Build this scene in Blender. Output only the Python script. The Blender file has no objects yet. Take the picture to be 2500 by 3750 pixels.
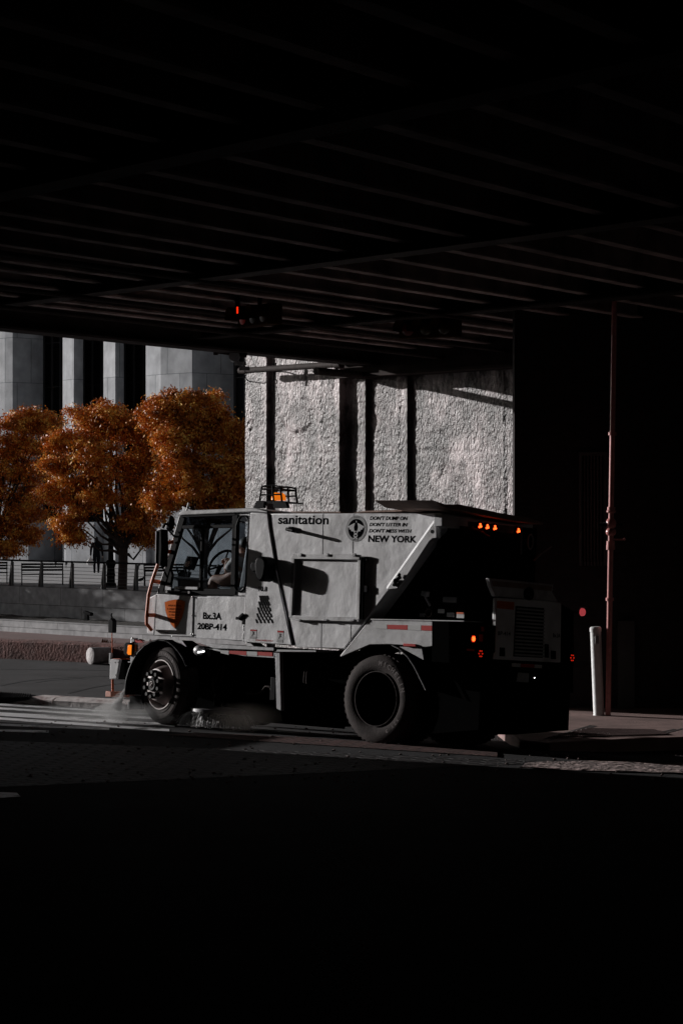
import bpy, bmesh, math, random
import numpy as np
from mathutils import Vector, Matrix, noise
R = math.radians
scene = bpy.context.scene
col = scene.collection
random.seed(7); rng = np.random.default_rng(7)

# ------------------------------------------------------------------ camera, sky, sun, exposure
F = 8854.0; CX = 1250.0; HY = 1830.0; CZ = 2.8
cam_d = bpy.data.cameras.new("camera"); cam = bpy.data.objects.new("camera", cam_d); col.objects.link(cam)
cam.location = (0, 0, CZ); cam.rotation_euler = (R(90), 0, 0)
cam_d.sensor_fit = 'HORIZONTAL'; cam_d.sensor_width = 24.0; cam_d.lens = 24.0 * F / 2500
cam_d.shift_y = -(1875 - HY) / 2500.0
cam_d.clip_start = 0.1; cam_d.clip_end = 3000
scene.camera = cam

SUN_L = Vector((0.872, -0.490)).normalized(); SUN_EL = R(10.5)
world = bpy.data.worlds.new("World"); scene.world = world; world.use_nodes = True
wn = world.node_tree; bg = wn.nodes["Background"]
sky = wn.nodes.new("ShaderNodeTexSky"); sky.sky_type = 'NISHITA'; sky.sun_disc = False
sky.sun_elevation = SUN_EL; sky.sun_rotation = math.atan2(-SUN_L.x, -SUN_L.y)
hs = wn.nodes.new("ShaderNodeHueSaturation"); hs.inputs['Saturation'].default_value = 0.22
wn.links.new(sky.outputs[0], hs.inputs['Color']); wn.links.new(hs.outputs[0], bg.inputs[0])
bg.inputs[1].default_value = 0.05
sun_d = bpy.data.lights.new("sun", 'SUN'); sun_d.energy = 5.0; sun_d.angle = R(0.5); sun_d.color = (1.0, 0.965, 0.945)
sun = bpy.data.objects.new("sun", sun_d); col.objects.link(sun)
ldir = Vector((SUN_L.x * math.cos(SUN_EL), SUN_L.y * math.cos(SUN_EL), -math.sin(SUN_EL)))
sun.rotation_euler = ldir.to_track_quat('-Z', 'Y').to_euler(); sun.location = (-30, 40, 20)
scene.view_settings.view_transform = 'Standard'; scene.view_settings.look = 'None'
scene.view_settings.exposure = -0.15; scene.view_settings.gamma = 1.0
scene.cycles.max_bounces = 6; scene.cycles.transparent_max_bounces = 16
scene.cycles.sample_clamp_indirect = 3.0
scene.cycles.use_denoising = True

# ------------------------------------------------------------------ materials
def mat(name, c, rough=0.7, metal=0.0, var=0.0, vscale=3.0, bump=0.0, bscale=40.0, emit=None, estr=0.0, spec=0.5, coat=0.0,
        dirt=None, dscale=1.5, dlo=.5, dhi=.7):
    m = bpy.data.materials.new(name); m.use_nodes = True
    nt = m.node_tree; b = nt.nodes["Principled BSDF"]
    b.inputs['Base Color'].default_value = (*c, 1); b.inputs['Roughness'].default_value = rough
    b.inputs['Metallic'].default_value = metal; b.inputs['Specular IOR Level'].default_value = spec
    b.inputs['Coat Weight'].default_value = coat
    tc = nt.nodes.new("ShaderNodeTexCoord"); out = None
    if var > 0:
        n = nt.nodes.new("ShaderNodeTexNoise"); n.inputs['Scale'].default_value = vscale; n.inputs['Detail'].default_value = 6
        nt.links.new(tc.outputs['Object'], n.inputs['Vector'])
        mr = nt.nodes.new("ShaderNodeMapRange"); mr.inputs[1].default_value = .3; mr.inputs[2].default_value = .7
        mr.inputs[3].default_value = 1 - var; mr.inputs[4].default_value = 1 + var
        nt.links.new(n.outputs[0], mr.inputs[0])
        mx = nt.nodes.new("ShaderNodeVectorMath"); mx.operation = 'SCALE'; mx.inputs[0].default_value = c
        nt.links.new(mr.outputs[0], mx.inputs['Scale']); out = mx.outputs[0]
    if dirt:
        n = nt.nodes.new("ShaderNodeTexNoise"); n.inputs['Scale'].default_value = dscale; n.inputs['Detail'].default_value = 8
        n.inputs['Roughness'].default_value = .65
        nt.links.new(tc.outputs['Object'], n.inputs['Vector'])
        mr = nt.nodes.new("ShaderNodeMapRange"); mr.inputs[1].default_value = dlo; mr.inputs[2].default_value = dhi
        nt.links.new(n.outputs[0], mr.inputs[0])
        mx = nt.nodes.new("ShaderNodeMix"); mx.data_type = 'RGBA'
        nt.links.new(mr.outputs[0], mx.inputs[0])
        mx.inputs[6].default_value = (*c, 1); mx.inputs[7].default_value = (*dirt, 1)
        if out is not None: nt.links.new(out, mx.inputs[6])
        out = mx.outputs[2]
    if out is not None: nt.links.new(out, b.inputs['Base Color'])
    if bump > 0:
        n2 = nt.nodes.new("ShaderNodeTexNoise"); n2.inputs['Scale'].default_value = bscale; n2.inputs['Detail'].default_value = 5
        nt.links.new(tc.outputs['Object'], n2.inputs['Vector'])
        bp = nt.nodes.new("ShaderNodeBump"); bp.inputs['Strength'].default_value = 1.0; bp.inputs['Distance'].default_value = bump
        nt.links.new(n2.outputs[0], bp.inputs['Height']); nt.links.new(bp.outputs[0], b.inputs['Normal'])
    if emit:
        b.inputs['Emission Color'].default_value = (*emit, 1); b.inputs['Emission Strength'].default_value = estr
    return m

def brick_mat(name, c1, c2, cm, w, h, mortar, axes='XZ', bump=.01, rough=.85, offset=.5, rot=0.0, nscale=8., nbump=.004, smooth=.1):
    m = bpy.data.materials.new(name); m.use_nodes = True
    nt = m.node_tree; b = nt.nodes["Principled BSDF"]; b.inputs['Roughness'].default_value = rough; b.inputs['Specular IOR Level'].default_value = .15
    tc = nt.nodes.new("ShaderNodeTexCoord"); mp = nt.nodes.new("ShaderNodeMapping"); mp.inputs['Rotation'].default_value = (0, 0, rot)
    sx = nt.nodes.new("ShaderNodeSeparateXYZ"); cx = nt.nodes.new("ShaderNodeCombineXYZ")
    nt.links.new(tc.outputs['Object'], sx.inputs[0])
    nt.links.new(sx.outputs['XYZ'.index(axes[0])], cx.inputs[0]); nt.links.new(sx.outputs['XYZ'.index(axes[1])], cx.inputs[1])
    nt.links.new(cx.outputs[0], mp.inputs[0])
    dn = nt.nodes.new("ShaderNodeTexNoise"); dn.inputs['Scale'].default_value = 2.2
    nt.links.new(tc.outputs['Object'], dn.inputs['Vector'])
    ad = nt.nodes.new("ShaderNodeVectorMath"); ad.operation = 'MULTIPLY_ADD'; ad.inputs[1].default_value = (mortar * 2,) * 3
    nt.links.new(dn.outputs[1], ad.inputs[0]); nt.links.new(mp.outputs[0], ad.inputs[2])
    br = nt.nodes.new("ShaderNodeTexBrick"); br.offset = offset
    br.inputs['Color1'].default_value = (*c1, 1); br.inputs['Color2'].default_value = (*c2, 1); br.inputs['Mortar'].default_value = (*cm, 1)
    br.inputs['Scale'].default_value = 1; br.inputs['Brick Width'].default_value = w; br.inputs['Row Height'].default_value = h
    br.inputs['Mortar Size'].default_value = mortar; br.inputs['Mortar Smooth'].default_value = smooth
    nt.links.new(ad.outputs[0], br.inputs['Vector'])
    n = nt.nodes.new("ShaderNodeTexNoise"); n.inputs['Scale'].default_value = nscale; n.inputs['Detail'].default_value = 8
    nt.links.new(tc.outputs['Object'], n.inputs['Vector'])
    mr = nt.nodes.new("ShaderNodeMapRange"); mr.inputs[1].default_value = .3; mr.inputs[2].default_value = .7
    mr.inputs[3].default_value = .75; mr.inputs[4].default_value = 1.2
    nt.links.new(n.outputs[0], mr.inputs[0])
    mx = nt.nodes.new("ShaderNodeVectorMath"); mx.operation = 'SCALE'
    nt.links.new(br.outputs['Color'], mx.inputs[0]); nt.links.new(mr.outputs[0], mx.inputs['Scale'])
    nt.links.new(mx.outputs[0], b.inputs['Base Color'])
    inv = nt.nodes.new("ShaderNodeMath"); inv.operation = 'SUBTRACT'; inv.inputs[0].default_value = 1
    nt.links.new(br.outputs['Fac'], inv.inputs[1])
    b1 = nt.nodes.new("ShaderNodeBump"); b1.inputs['Distance'].default_value = bump; nt.links.new(inv.outputs[0], b1.inputs['Height'])
    b2 = nt.nodes.new("ShaderNodeBump"); b2.inputs['Distance'].default_value = nbump
    nt.links.new(n.outputs[0], b2.inputs['Height']); nt.links.new(b1.outputs[0], b2.inputs['Normal'])
    nt.links.new(b2.outputs[0], b.inputs['Normal'])
    return m

def glass_mat(name, tint=(.82, .85, .87), gloss=.12, rough=.02):
    m = bpy.data.materials.new(name); m.use_nodes = True; nt = m.node_tree; nt.nodes.clear()
    o = nt.nodes.new("ShaderNodeOutputMaterial"); t = nt.nodes.new("ShaderNodeBsdfTransparent"); t.inputs[0].default_value = (*tint, 1)
    g = nt.nodes.new("ShaderNodeBsdfGlossy"); g.inputs['Roughness'].default_value = rough; g.inputs[0].default_value = (.9, .9, .9, 1)
    f = nt.nodes.new("ShaderNodeFresnel"); f.inputs[0].default_value = 1.45
    gm = nt.nodes.new('ShaderNodeNewGeometry'); iv = nt.nodes.new('ShaderNodeMath'); iv.operation = 'SUBTRACT'; iv.inputs[0].default_value = 1; nt.links.new(gm.outputs['Backfacing'], iv.inputs[1])
    ml = nt.nodes.new('ShaderNodeMath'); ml.operation = 'MULTIPLY'; nt.links.new(iv.outputs[0], ml.inputs[0]); nt.links.new(f.outputs[0], ml.inputs[1])
    x = nt.nodes.new("ShaderNodeMixShader"); nt.links.new(ml.outputs[0], x.inputs[0])
    nt.links.new(t.outputs[0], x.inputs[1]); nt.links.new(g.outputs[0], x.inputs[2]); nt.links.new(x.outputs[0], o.inputs[0])
    return m

M = {}
M['white'] = mat('truck_white_paint', (.62, .62, .635), .5, spec=.3, var=.05, vscale=2.2, bump=.03, bscale=1.7, dirt=(.25, .24, .24), dscale=1.7, dlo=.47, dhi=.85)
M['white_dirty'] = mat('dirty_white_paint', (.42, .42, .43), .5, var=.12, vscale=5, bump=.004, bscale=6, dirt=(.2, .19, .19), dscale=3.5)
M['tan'] = mat('brown_grimed_cover', (.22, .14, .11), .8, var=.25, vscale=8, bump=.01, bscale=9)
M['greymetal'] = mat('grey_chassis_metal', (.27, .27, .28), .45, .3, var=.15, vscale=7, bump=.002, bscale=20)
M['black'] = mat('black_plastic', (.005, .005, .006), .5, var=.2, vscale=9, spec=.03)
M['blacksoft'] = mat('black_chassis', (.004, .004, .004), .95, spec=0)
M['rubber'] = mat('tyre_rubber', (.035, .028, .027), .85, spec=.15, var=.3, vscale=12, bump=.003, bscale=60)
M['rim'] = mat('brown_grey_rim', (.17, .135, .13), .55, .1, var=.2, vscale=9)
M['nut'] = mat('dark_lug_nut', (.012, .011, .011), .7, spec=.15)
M['chrome'] = mat('bright_bolt', (.6, .6, .6), .25, .9)
M['orange'] = mat('orange_grab_rail', (.55, .10, .02), .5, spec=.25)
M['shield'] = mat('orange_shield', (.66, .13, .008), .8, spec=.08)
M['ink'] = mat('black_lettering', (.004, .004, .005), .95, spec=0)
M['greyink'] = mat('grey_print', (.16, .16, .165), .6)
M['lightink'] = mat('pale_print', (.33, .33, .34), .6)
M['redink'] = mat('red_print', (.4, .03, .03), .8, spec=.1)
M['tape_red'] = mat('red_reflective_tape', (.42, .025, .022), .6, spec=.15)
M['tape_white'] = mat('white_reflective_tape', (.5, .5, .5), .35)
M['glass'] = glass_mat('cab_glass')
M['darkglass'] = glass_mat('tinted_glass', (.25, .26, .28))
M['amber'] = mat('amber_lens', (.9, .25, .01), .2, emit=(1, .22, .01), estr=.75)
M['led'] = mat('red_led', (.6, .05, .01), .3, emit=(1, .075, .012), estr=5.)
M['leddim'] = mat('dim_red_led', (.5, .02, .01), .3, emit=(1, .03, .01), estr=.5)
M['whiteled'] = mat('white_lamp_lens', (.8, .8, .8), .2, emit=(1, 1, 1), estr=6.)
M['seat'] = mat('dark_seat_vinyl', (.05, .05, .055), .6)
M['skin'] = mat('skin', (.38, .22, .16), .6)
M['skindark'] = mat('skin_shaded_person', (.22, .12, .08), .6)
M['shirt'] = mat('light_shirt', (.5, .47, .45), .8, var=.1, bump=.004, bscale=20)
M['darkcloth'] = mat('dark_clothing', (.010, .011, .014), .95, spec=.05, var=.2, vscale=6, bump=.01, bscale=9)
M['hair'] = mat('dark_hair', (.01, .008, .007), .6)
M['bag'] = mat('white_plastic_bag', (.75, .75, .75), .5, bump=.02, bscale=18)
M['asphalt'] = mat('asphalt', (.03, .029, .031), .95, spec=.12, var=.3, vscale=1.1, bump=.006, bscale=70)
M['concrete'] = mat('sidewalk_concrete', (.105, .095, .095), .88, var=.25, vscale=1.5, bump=.003, bscale=60)
M['plaza'] = mat('plaza_paving', (.36, .36, .37), .9, var=.12, vscale=.5)
M['paint'] = mat('crosswalk_paint', (.82, .82, .84), .42, var=.15, vscale=5, bump=.003, bscale=60, dirt=(.06, .058, .06), dscale=2.3, dlo=.52, dhi=.6)
M['kerb'] = mat('kerb_stone', (.72, .66, .65), .6, var=.25, vscale=3.5, bump=.008, bscale=14, dirt=(.22, .10, .09), dscale=3, dlo=.5, dhi=.68)
M['brownkerb'] = mat('brown_median_concrete', (.17, .075, .066), .9, var=.5, vscale=4, bump=.02, bscale=22, dirt=(.3, .27, .26), dscale=8, dlo=.63, dhi=.72)
M['redwalk'] = mat('red_brown_sidewalk', (.17, .10, .095), .9, var=.15, vscale=.8)
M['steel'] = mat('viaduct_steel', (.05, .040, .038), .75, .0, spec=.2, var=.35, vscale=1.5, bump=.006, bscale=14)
M['stringer'] = mat('bounce_lit_stringer_steel', (.46, .37, .35), .8, .0, var=.55, vscale=2.3, spec=.2, bump=.006, bscale=14)  # lighter than the girders: ground bounce light put into the colour
M['steel_dark'] = mat('shaded_girder_steel', (.035, .026, .024), .85, var=.4, vscale=3, spec=.1)  # darker copy of the steel, shade put into its colour
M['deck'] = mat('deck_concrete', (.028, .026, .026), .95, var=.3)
M['pipe'] = mat('rusty_pipe', (.04, .029, .027), .8, .0, spec=.2, var=.4, vscale=9, bump=.004, bscale=30)
M['pole'] = mat('red_standpipe_paint', (.52, .21, .20), .3, var=.2, vscale=14)
M['bollard'] = mat('pale_bollard_paint', (.7, .72, .72), .45, var=.12, vscale=8, bump=.003, bscale=30)
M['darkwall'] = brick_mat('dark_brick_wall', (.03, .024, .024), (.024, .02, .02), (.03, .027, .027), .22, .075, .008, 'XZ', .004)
M['bark'] = mat('bark', (.045, .032, .028), .95, var=.4, vscale=9, bump=.03, bscale=18)
M['iron'] = mat('black_iron', (.010, .010, .011), .8, spec=.05)
M['railmetal'] = mat('grey_rail_metal', (.07, .07, .073), .6, .1)
M['wallstone'] = brick_mat('retaining_wall_stone', (.36, .36, .37), (.31, .31, .32), (.14, .14, .14), 2.6, .72, .012, 'XZ', .01, nscale=3)
M['seatstone'] = brick_mat('bed_wall_stone', (.44, .44, .45), (.4, .4, .41), (.16, .16, .16), 2.0, .25, .01, 'XZ', .008, nscale=3)
M['courtstone'] = brick_mat('courthouse_limestone', (.38, .39, .41), (.32, .33, .35), (.11, .13, .14), 1.45, 2.6, .012, 'XZ', .01, nscale=1.2, nbump=.002)
M['blackglass'] = mat('dark_window', (.006, .006, .007), .35)
M['soil'] = mat('dark_soil', (.02, .016, .013), 1.0, var=.4, vscale=3, bump=.06, bscale=6)
M['bristle'] = mat('broom_bristle', (.2, .2, .2), .5, .2)
M['yellowhousing'] = mat('signal_housing', (.035, .014, .004), .9, spec=.05)

def pier_mat():
    m = bpy.data.materials.new('rough_painted_pier_concrete'); m.use_nodes = True; nt = m.node_tree; b = nt.nodes["Principled BSDF"]
    b.inputs['Roughness'].default_value = .45; b.inputs['Specular IOR Level'].default_value = .5
    tc = nt.nodes.new("ShaderNodeTexCoord")
    n = nt.nodes.new("ShaderNodeTexNoise"); mpp = nt.nodes.new('ShaderNodeMapping'); mpp.inputs['Scale'].default_value = (1.3, 1, .7); nt.links.new(tc.outputs['Object'], mpp.inputs[0]); n.inputs['Scale'].default_value = 1.5; n.inputs['Detail'].default_value = 10; n.inputs['Roughness'].default_value = .72
    nt.links.new(mpp.outputs[0], n.inputs['Vector'])
    cr = nt.nodes.new("ShaderNodeValToRGB"); nt.links.new(n.outputs[0], cr.inputs[0])
    cr.color_ramp.elements[0].position = .44; cr.color_ramp.elements[0].color = (.06, .04, .04, 1)
    cr.color_ramp.elements[1].position = .55; cr.color_ramp.elements[1].color = (.50, .425, .43, 1)
    nb = nt.nodes.new("ShaderNodeTexNoise"); nb.inputs['Scale'].default_value = .55; nb.inputs['Detail'].default_value = 5; nb.inputs['Roughness'].default_value = .6; nt.links.new(tc.outputs['Object'], nb.inputs['Vector'])
    m1 = nt.nodes.new("ShaderNodeMapRange"); m1.inputs[1].default_value = .44; m1.inputs[2].default_value = .55; m1.inputs[3].default_value = .28; m1.inputs[4].default_value = 1.1; nt.links.new(nb.outputs[0], m1.inputs[0])
    mq = nt.nodes.new("ShaderNodeMapping"); mq.inputs['Scale'].default_value = (5, 1, .35); nt.links.new(tc.outputs['Object'], mq.inputs[0])
    ns = nt.nodes.new("ShaderNodeTexNoise"); ns.inputs['Scale'].default_value = 1.3; ns.inputs['Detail'].default_value = 4; nt.links.new(mq.outputs[0], ns.inputs['Vector'])
    m2 = nt.nodes.new("ShaderNodeMapRange"); m2.inputs[1].default_value = .4; m2.inputs[2].default_value = .6; m2.inputs[3].default_value = .72; m2.inputs[4].default_value = 1.1; nt.links.new(ns.outputs[0], m2.inputs[0])
    mm = nt.nodes.new("ShaderNodeMath"); mm.operation = 'MULTIPLY'; nt.links.new(m1.outputs[0], mm.inputs[0]); nt.links.new(m2.outputs[0], mm.inputs[1])
    vm = nt.nodes.new("ShaderNodeVectorMath"); vm.operation = 'SCALE'; nt.links.new(cr.outputs[0], vm.inputs[0]); nt.links.new(mm.outputs[0], vm.inputs['Scale'])
    nt.links.new(vm.outputs[0], b.inputs['Base Color'])
    mp = nt.nodes.new("ShaderNodeMapping"); mp.inputs['Scale'].default_value = (1.4, 1, .75); nt.links.new(tc.outputs['Object'], mp.inputs[0])
    n2 = nt.nodes.new("ShaderNodeTexNoise"); n2.inputs['Scale'].default_value = 20; n2.inputs['Detail'].default_value = 6; n2.inputs['Distortion'].default_value = .2
    nt.links.new(mp.outputs[0], n2.inputs['Vector'])
    b1 = nt.nodes.new("ShaderNodeBump"); b1.inputs['Distance'].default_value = .05; nt.links.new(n2.outputs[0], b1.inputs['Height'])
    nt.links.new(b1.outputs[0], b.inputs['Normal'])
    return m
M['pier'] = pier_mat()

def leaf_mat():
    m = bpy.data.materials.new('autumn_leaf'); m.use_nodes = True; nt = m.node_tree; b = nt.nodes["Principled BSDF"]
    b.inputs['Roughness'].default_value = .5; b.inputs['Specular IOR Level'].default_value = .3
    tc = nt.nodes.new("ShaderNodeTexCoord")
    n = nt.nodes.new("ShaderNodeTexNoise"); n.inputs['Scale'].default_value = 1.9; n.inputs['Detail'].default_value = 8; n.inputs['Roughness'].default_value = .75
    nt.links.new(tc.outputs['Object'], n.inputs['Vector'])
    cr = nt.nodes.new("ShaderNodeValToRGB"); nt.links.new(n.outputs[0], cr.inputs[0])
    e = cr.color_ramp.elements; e[0].position = .36; e[0].color = (.05, .022, .004, 1); e[1].position = .60; e[1].color = (.97, .60, .14, 1)
    x = cr.color_ramp.elements.new(.5); x.color = (.62, .17, .014, 1)
    nt.links.new(cr.outputs[0], b.inputs['Base Color'])
    tr = nt.nodes.new("ShaderNodeBsdfTranslucent"); nt.links.new(cr.outputs[0], tr.inputs[0])
    mx = nt.nodes.new("ShaderNodeMixShader"); mx.inputs[0].default_value = .08; out = nt.nodes["Material Output"]
    nt.links.new(b.outputs[0], mx.inputs[1]); nt.links.new(tr.outputs[0], mx.inputs[2]); nt.links.new(mx.outputs[0], out.inputs['Surface'])
    return m
M['leaf'] = leaf_mat()

# ------------------------------------------------------------------ mesh helpers
def put(o, label=None, cat=None, group=None, kind=None):
    if label: o['label'] = label
    if cat: o['category'] = cat
    if group: o['group'] = group
    if kind: o['kind'] = kind
    return o

def thing(name, label, cat, loc=(0, 0, 0), rz=0.0, group=None):
    o = bpy.data.objects.new(name, None); col.objects.link(o); o.location = loc; o.rotation_euler = (0, 0, rz); o.empty_display_size = .2
    return put(o, label, cat, group)

class MB:
    def __init__(s): s.v = []; s.f = []; s.m = None
    def tf(s, m): s.m = m; return s
    def _add(s, vs, fs):
        b = len(s.v)
        for p in vs:
            p = Vector(p)
            if s.m: p = s.m @ p
            s.v.append(tuple(p))
        s.f += [tuple(i + b for i in f) for f in fs]
    def box(s, x0, x1, y0, y1, z0, z1):
        s._add([(x0,y0,z0),(x1,y0,z0),(x1,y1,z0),(x0,y1,z0),(x0,y0,z1),(x1,y0,z1),(x1,y1,z1),(x0,y1,z1)],
               [(0,3,2,1),(4,5,6,7),(0,1,5,4),(1,2,6,5),(2,3,7,6),(3,0,4,7)]); return s
    def prism(s, pts, a0, a1, axis='y'):
        """polygon pts extruded along axis; y: pts=(x,z); x: pts=(y,z); z: pts=(x,y)"""
        n = len(pts)
        def mk(p, a):
            if axis == 'y': return (p[0], a, p[1])
            if axis == 'x': return (a, p[0], p[1])
            return (p[0], p[1], a)
        vs = [mk(p, a0) for p in pts] + [mk(p, a1) for p in pts]
        fs = [tuple(range(n)), tuple(range(2*n-1, n-1, -1))]
        for i in range(n): j = (i+1) % n; fs.append((j, i, i+n, j+n))
        s._add(vs, fs); return s
    def bar(s, p, q, w, a0, a1, axis='y'):
        p = Vector(p); q = Vector(q); d = (q-p).normalized(); n = Vector((-d.y, d.x)) * w/2
        return s.prism([p-n, q-n, q+n, p+n], a0, a1, axis)
    def tube(s, pts, r, n=8, cap=True):
        pts = [Vector(p) for p in pts]; k = len(pts); rs = r if isinstance(r, (list, tuple)) else [r]*k
        vs = []; fs = []; up = Vector((0, 0, 1))
        t0 = (pts[1]-pts[0]).normalized(); a = t0.cross(up)
        if a.length < .1: a = t0.cross(Vector((1, 0, 0)))
        a.normalize()
        for i in range(k):
            t = (pts[min(i+1, k-1)] - pts[max(i-1, 0)]).normalized()
            a = (a - t*a.dot(t)).normalized(); b = t.cross(a)
            for j in range(n):
                g = 2*math.pi*j/n; vs.append(pts[i] + (a*math.cos(g)+b*math.sin(g))*rs[i])
        for i in range(k-1):
            for j in range(n): fs.append((i*n+j, i*n+(j+1) % n, (i+1)*n+(j+1) % n, (i+1)*n+j))
        if cap: fs.append(tuple(reversed(range(n)))); fs.append(tuple(range((k-1)*n, k*n)))
        s._add(vs, fs); return s
    def lathe(s, prof, c=(0, 0, 0), axis='z', n=24, a0=0, a1=2*math.pi):
        """prof = (r, h)"""
        c = Vector(c); full = abs(a1-a0-2*math.pi) < 1e-6; m = n if full else n+1; vs = []; fs = []
        for r, h in prof:
            for j in range(m):
                g = a0+(a1-a0)*j/n; u = r*math.cos(g); w = r*math.sin(g)
                vs.append(c + (Vector((u, w, h)) if axis == 'z' else Vector((u, h, w)) if axis == 'y' else Vector((h, u, w))))
        for i in range(len(prof)-1):
            for j in range(n if full else n):
                jj = (j+1) % m; fs.append((i*m+j, i*m+jj, (i+1)*m+jj, (i+1)*m+j))
        s._add(vs, fs); return s
    def ball(s, c, r, n=12, sc=(1, 1, 1)):
        prof = [(math.sin(math.pi*i/8)*1., -math.cos(math.pi*i/8)) for i in range(9)]
        c = Vector(c); vs = []; fs = []
        for pr, h in prof:
            for j in range(n):
                g = 2*math.pi*j/n; vs.append(c+Vector((pr*math.cos(g)*r*sc[0], pr*math.sin(g)*r*sc[1], h*r*sc[2])))
        for i in range(8):
            for j in range(n): fs.append((i*n+j, i*n+(j+1) % n, (i+1)*n+(j+1) % n, (i+1)*n+j))
        s._add(vs, fs); return s
    def build(s, name, m, parent=None, bevel=0.0, smooth=True, loc=None, fix=True):
        me = bpy.data.meshes.new(name); me.from_pydata(s.v, [], s.f)
        bm = bmesh.new(); bm.from_mesh(me)
        bmesh.ops.remove_doubles(bm, verts=bm.verts, dist=1e-5)
        if fix: bmesh.ops.recalc_face_normals(bm, faces=bm.faces)
        for e in bm.edges:
            if len(e.link_faces) == 2: e.smooth = e.calc_face_angle(0) < R(38)
        for f in bm.faces: f.smooth = smooth
        bm.to_mesh(me); bm.free()
        o = bpy.data.objects.new(name, me); col.objects.link(o)
        if m: me.materials.append(M[m] if isinstance(m, str) else m)
        if parent: o.parent = parent
        if loc: o.location = loc
        if bevel:
            b = o.modifiers.new("bevel", 'BEVEL'); b.width = bevel; b.segments = 2; b.limit_method = 'ANGLE'; b.angle_limit = R(40)
        return o

def copy_tree(o, parent=None):
    c = o.copy(); col.objects.link(c)
    if parent: c.parent = parent
    for ch in list(o.children): copy_tree(ch, c)
    return c

def skin(name, verts, edges, radii, m, parent=None, sub=2, root=0):
    me = bpy.data.meshes.new(name); me.from_pydata([tuple(v) for v in verts], edges, [])
    o = bpy.data.objects.new(name, me); col.objects.link(o)
    o.modifiers.new("skin", 'SKIN')
    for i, sv in enumerate(me.skin_vertices[0].data):
        r = radii[i]; sv.radius = r if isinstance(r, tuple) else (r, r); sv.use_root = (i == root)
    s = o.modifiers.new("sub", 'SUBSURF'); s.levels = sub; s.render_levels = sub
    bpy.context.view_layer.update()
    dg = bpy.context.evaluated_depsgraph_get()
    me2 = bpy.data.meshes.new_from_object(o.evaluated_get(dg))
    o.modifiers.clear(); o.data = me2; me2.materials.clear(); me2.materials.append(M[m])
    for p in me2.polygons: p.use_smooth = True
    if parent: o.parent = parent
    return o

def ray(px, py): return Vector(((px-CX)/F, 1.0, -(py-HY)/F))
CAM = Vector((0, 0, CZ))
def at(px, py, Y): return CAM + ray(px, py)*Y
def onz(px, py, z):
    d = ray(px, py); t = (z-CZ)/d.z; return CAM + d*t

# ------------------------------------------------------------------ ground
def vv(X, Y): return .66*(X-.39)+.75*(Y-27.7)
def zg(X, Y):
    v = vv(X, Y); z = -.2*max(0, min(1, v/2.6))
    if Y > 45: z -= 2.4*min(1, (Y-45)/41)
    return z

def terrain():
    ys = list(np.arange(-60, 12, 6)) + list(np.arange(12, 48, .5)) + list(np.arange(48, 90, 3)) + [90, 120, 200, 400, 900]
    xs = [-700, -200, -80, -40] + list(np.arange(-20, 20, .6)) + [20, 40, 80, 200, 700]
    vs = [(x, y, zg(x, y)) for y in ys for x in xs]; nx = len(xs)
    fs = [(j*nx+i, j*nx+i+1, (j+1)*nx+i+1, (j+1)*nx+i) for j in range(len(ys)-1) for i in range(nx-1)]
    b = MB(); b.v = vs; b.f = fs
    put(b.build('road', 'asphalt', fix=False), kind='structure')
terrain()

def sheet(name, poly, m, dz=.004, step=.25, rows=8, kind='structure'):
    """quad strip between two long edges given as (x,y) corners a,b,c,d draped on ground"""
    a, b_, c, d = [Vector(p) for p in poly]; n = max(2, int((b_-a).length/step)); vs = []; fs = []
    for i in range(n+1):
        for j in range(rows+1):
            p = a.lerp(b_, i/n).lerp(d.lerp(c, i/n), j/rows); vs.append((p.x, p.y, zg(p.x, p.y)+dz))
    for i in range(n):
        for j in range(rows): k = i*(rows+1)+j; fs.append((k, k+rows+1, k+rows+2, k+1))
    q = MB(); q.v = vs; q.f = fs; return q
def ongr(px, py, dz=0):
    z = 0
    for _ in range(12):
        p = onz(px, py, z+dz); z = zg(p.x, p.y)
    return Vector((p.x, p.y))

# crosswalk stripes (painted on the road)
cw = MB()
for y0, y1, t, xr in [(2574, 2606, 9, 700), (2590, 2624, 9, 800), (2611, 2645, 10, 640), (2626, 2664, 9, 620), (2650, 2672, 8, 400), (2672, 2686, 8, 178)]:
    a = ongr(-250, y0 - (y1-y0)*.4); b_ = ongr(xr, y0 + (y1-y0)*(xr/520.))
    c = ongr(xr, y0 + (y1-y0)*(xr/520.)+t); d = ongr(-250, y0 - (y1-y0)*.4+t)
    q = sheet('x', [a, b_, c, d], None, rows=2); cw._add(q.v, q.f)
put(cw.build('crosswalk', 'paint', fix=False), kind='structure')

M['cobble'] = brick_mat('cobblestone', (.075, .07, .072), (.045, .042, .043), (.008, .008, .008), .26, .15, .022, 'XY', .05, rough=.6, rot=R(-32), nscale=14, nbump=.012, smooth=.5)
M['brickstrip'] = brick_mat('brick_gutter', (.15, .09, .085), (.11, .07, .065), (.03, .02, .02), .24, .12, .016, 'XY', .03, rough=.7, rot=R(-32), nscale=14, nbump=.006, smooth=.4)
q = sheet('c', [ongr(-400, 2700), ongr(2050, 2790), ongr(1900, 2800), ongr(-900, 2925)], None, rows=30)
put(q.build('cobblestone_paving', 'cobble', fix=False), kind='structure')
q = sheet('c', [ongr(720, 2686), ongr(1820, 2752), ongr(1820, 2774), ongr(600, 2694)], None, dz=.009, rows=4)
put(q.build('brick_gutter', 'brickstrip', fix=False), kind='structure')
M['rough'] = mat('broken_asphalt', (.24, .18, .17), .9, var=.5, vscale=7, bump=.07, bscale=10)
q = sheet('c', [ongr(1930, 2800), ongr(2800, 2812), ongr(2800, 2848), ongr(1900, 2820)], None, dz=.012, rows=12)
for i, v in enumerate(q.v): q.v[i] = (v[0], v[1], v[2] + .03*abs(noise.noise(Vector(v)*5)))
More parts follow.
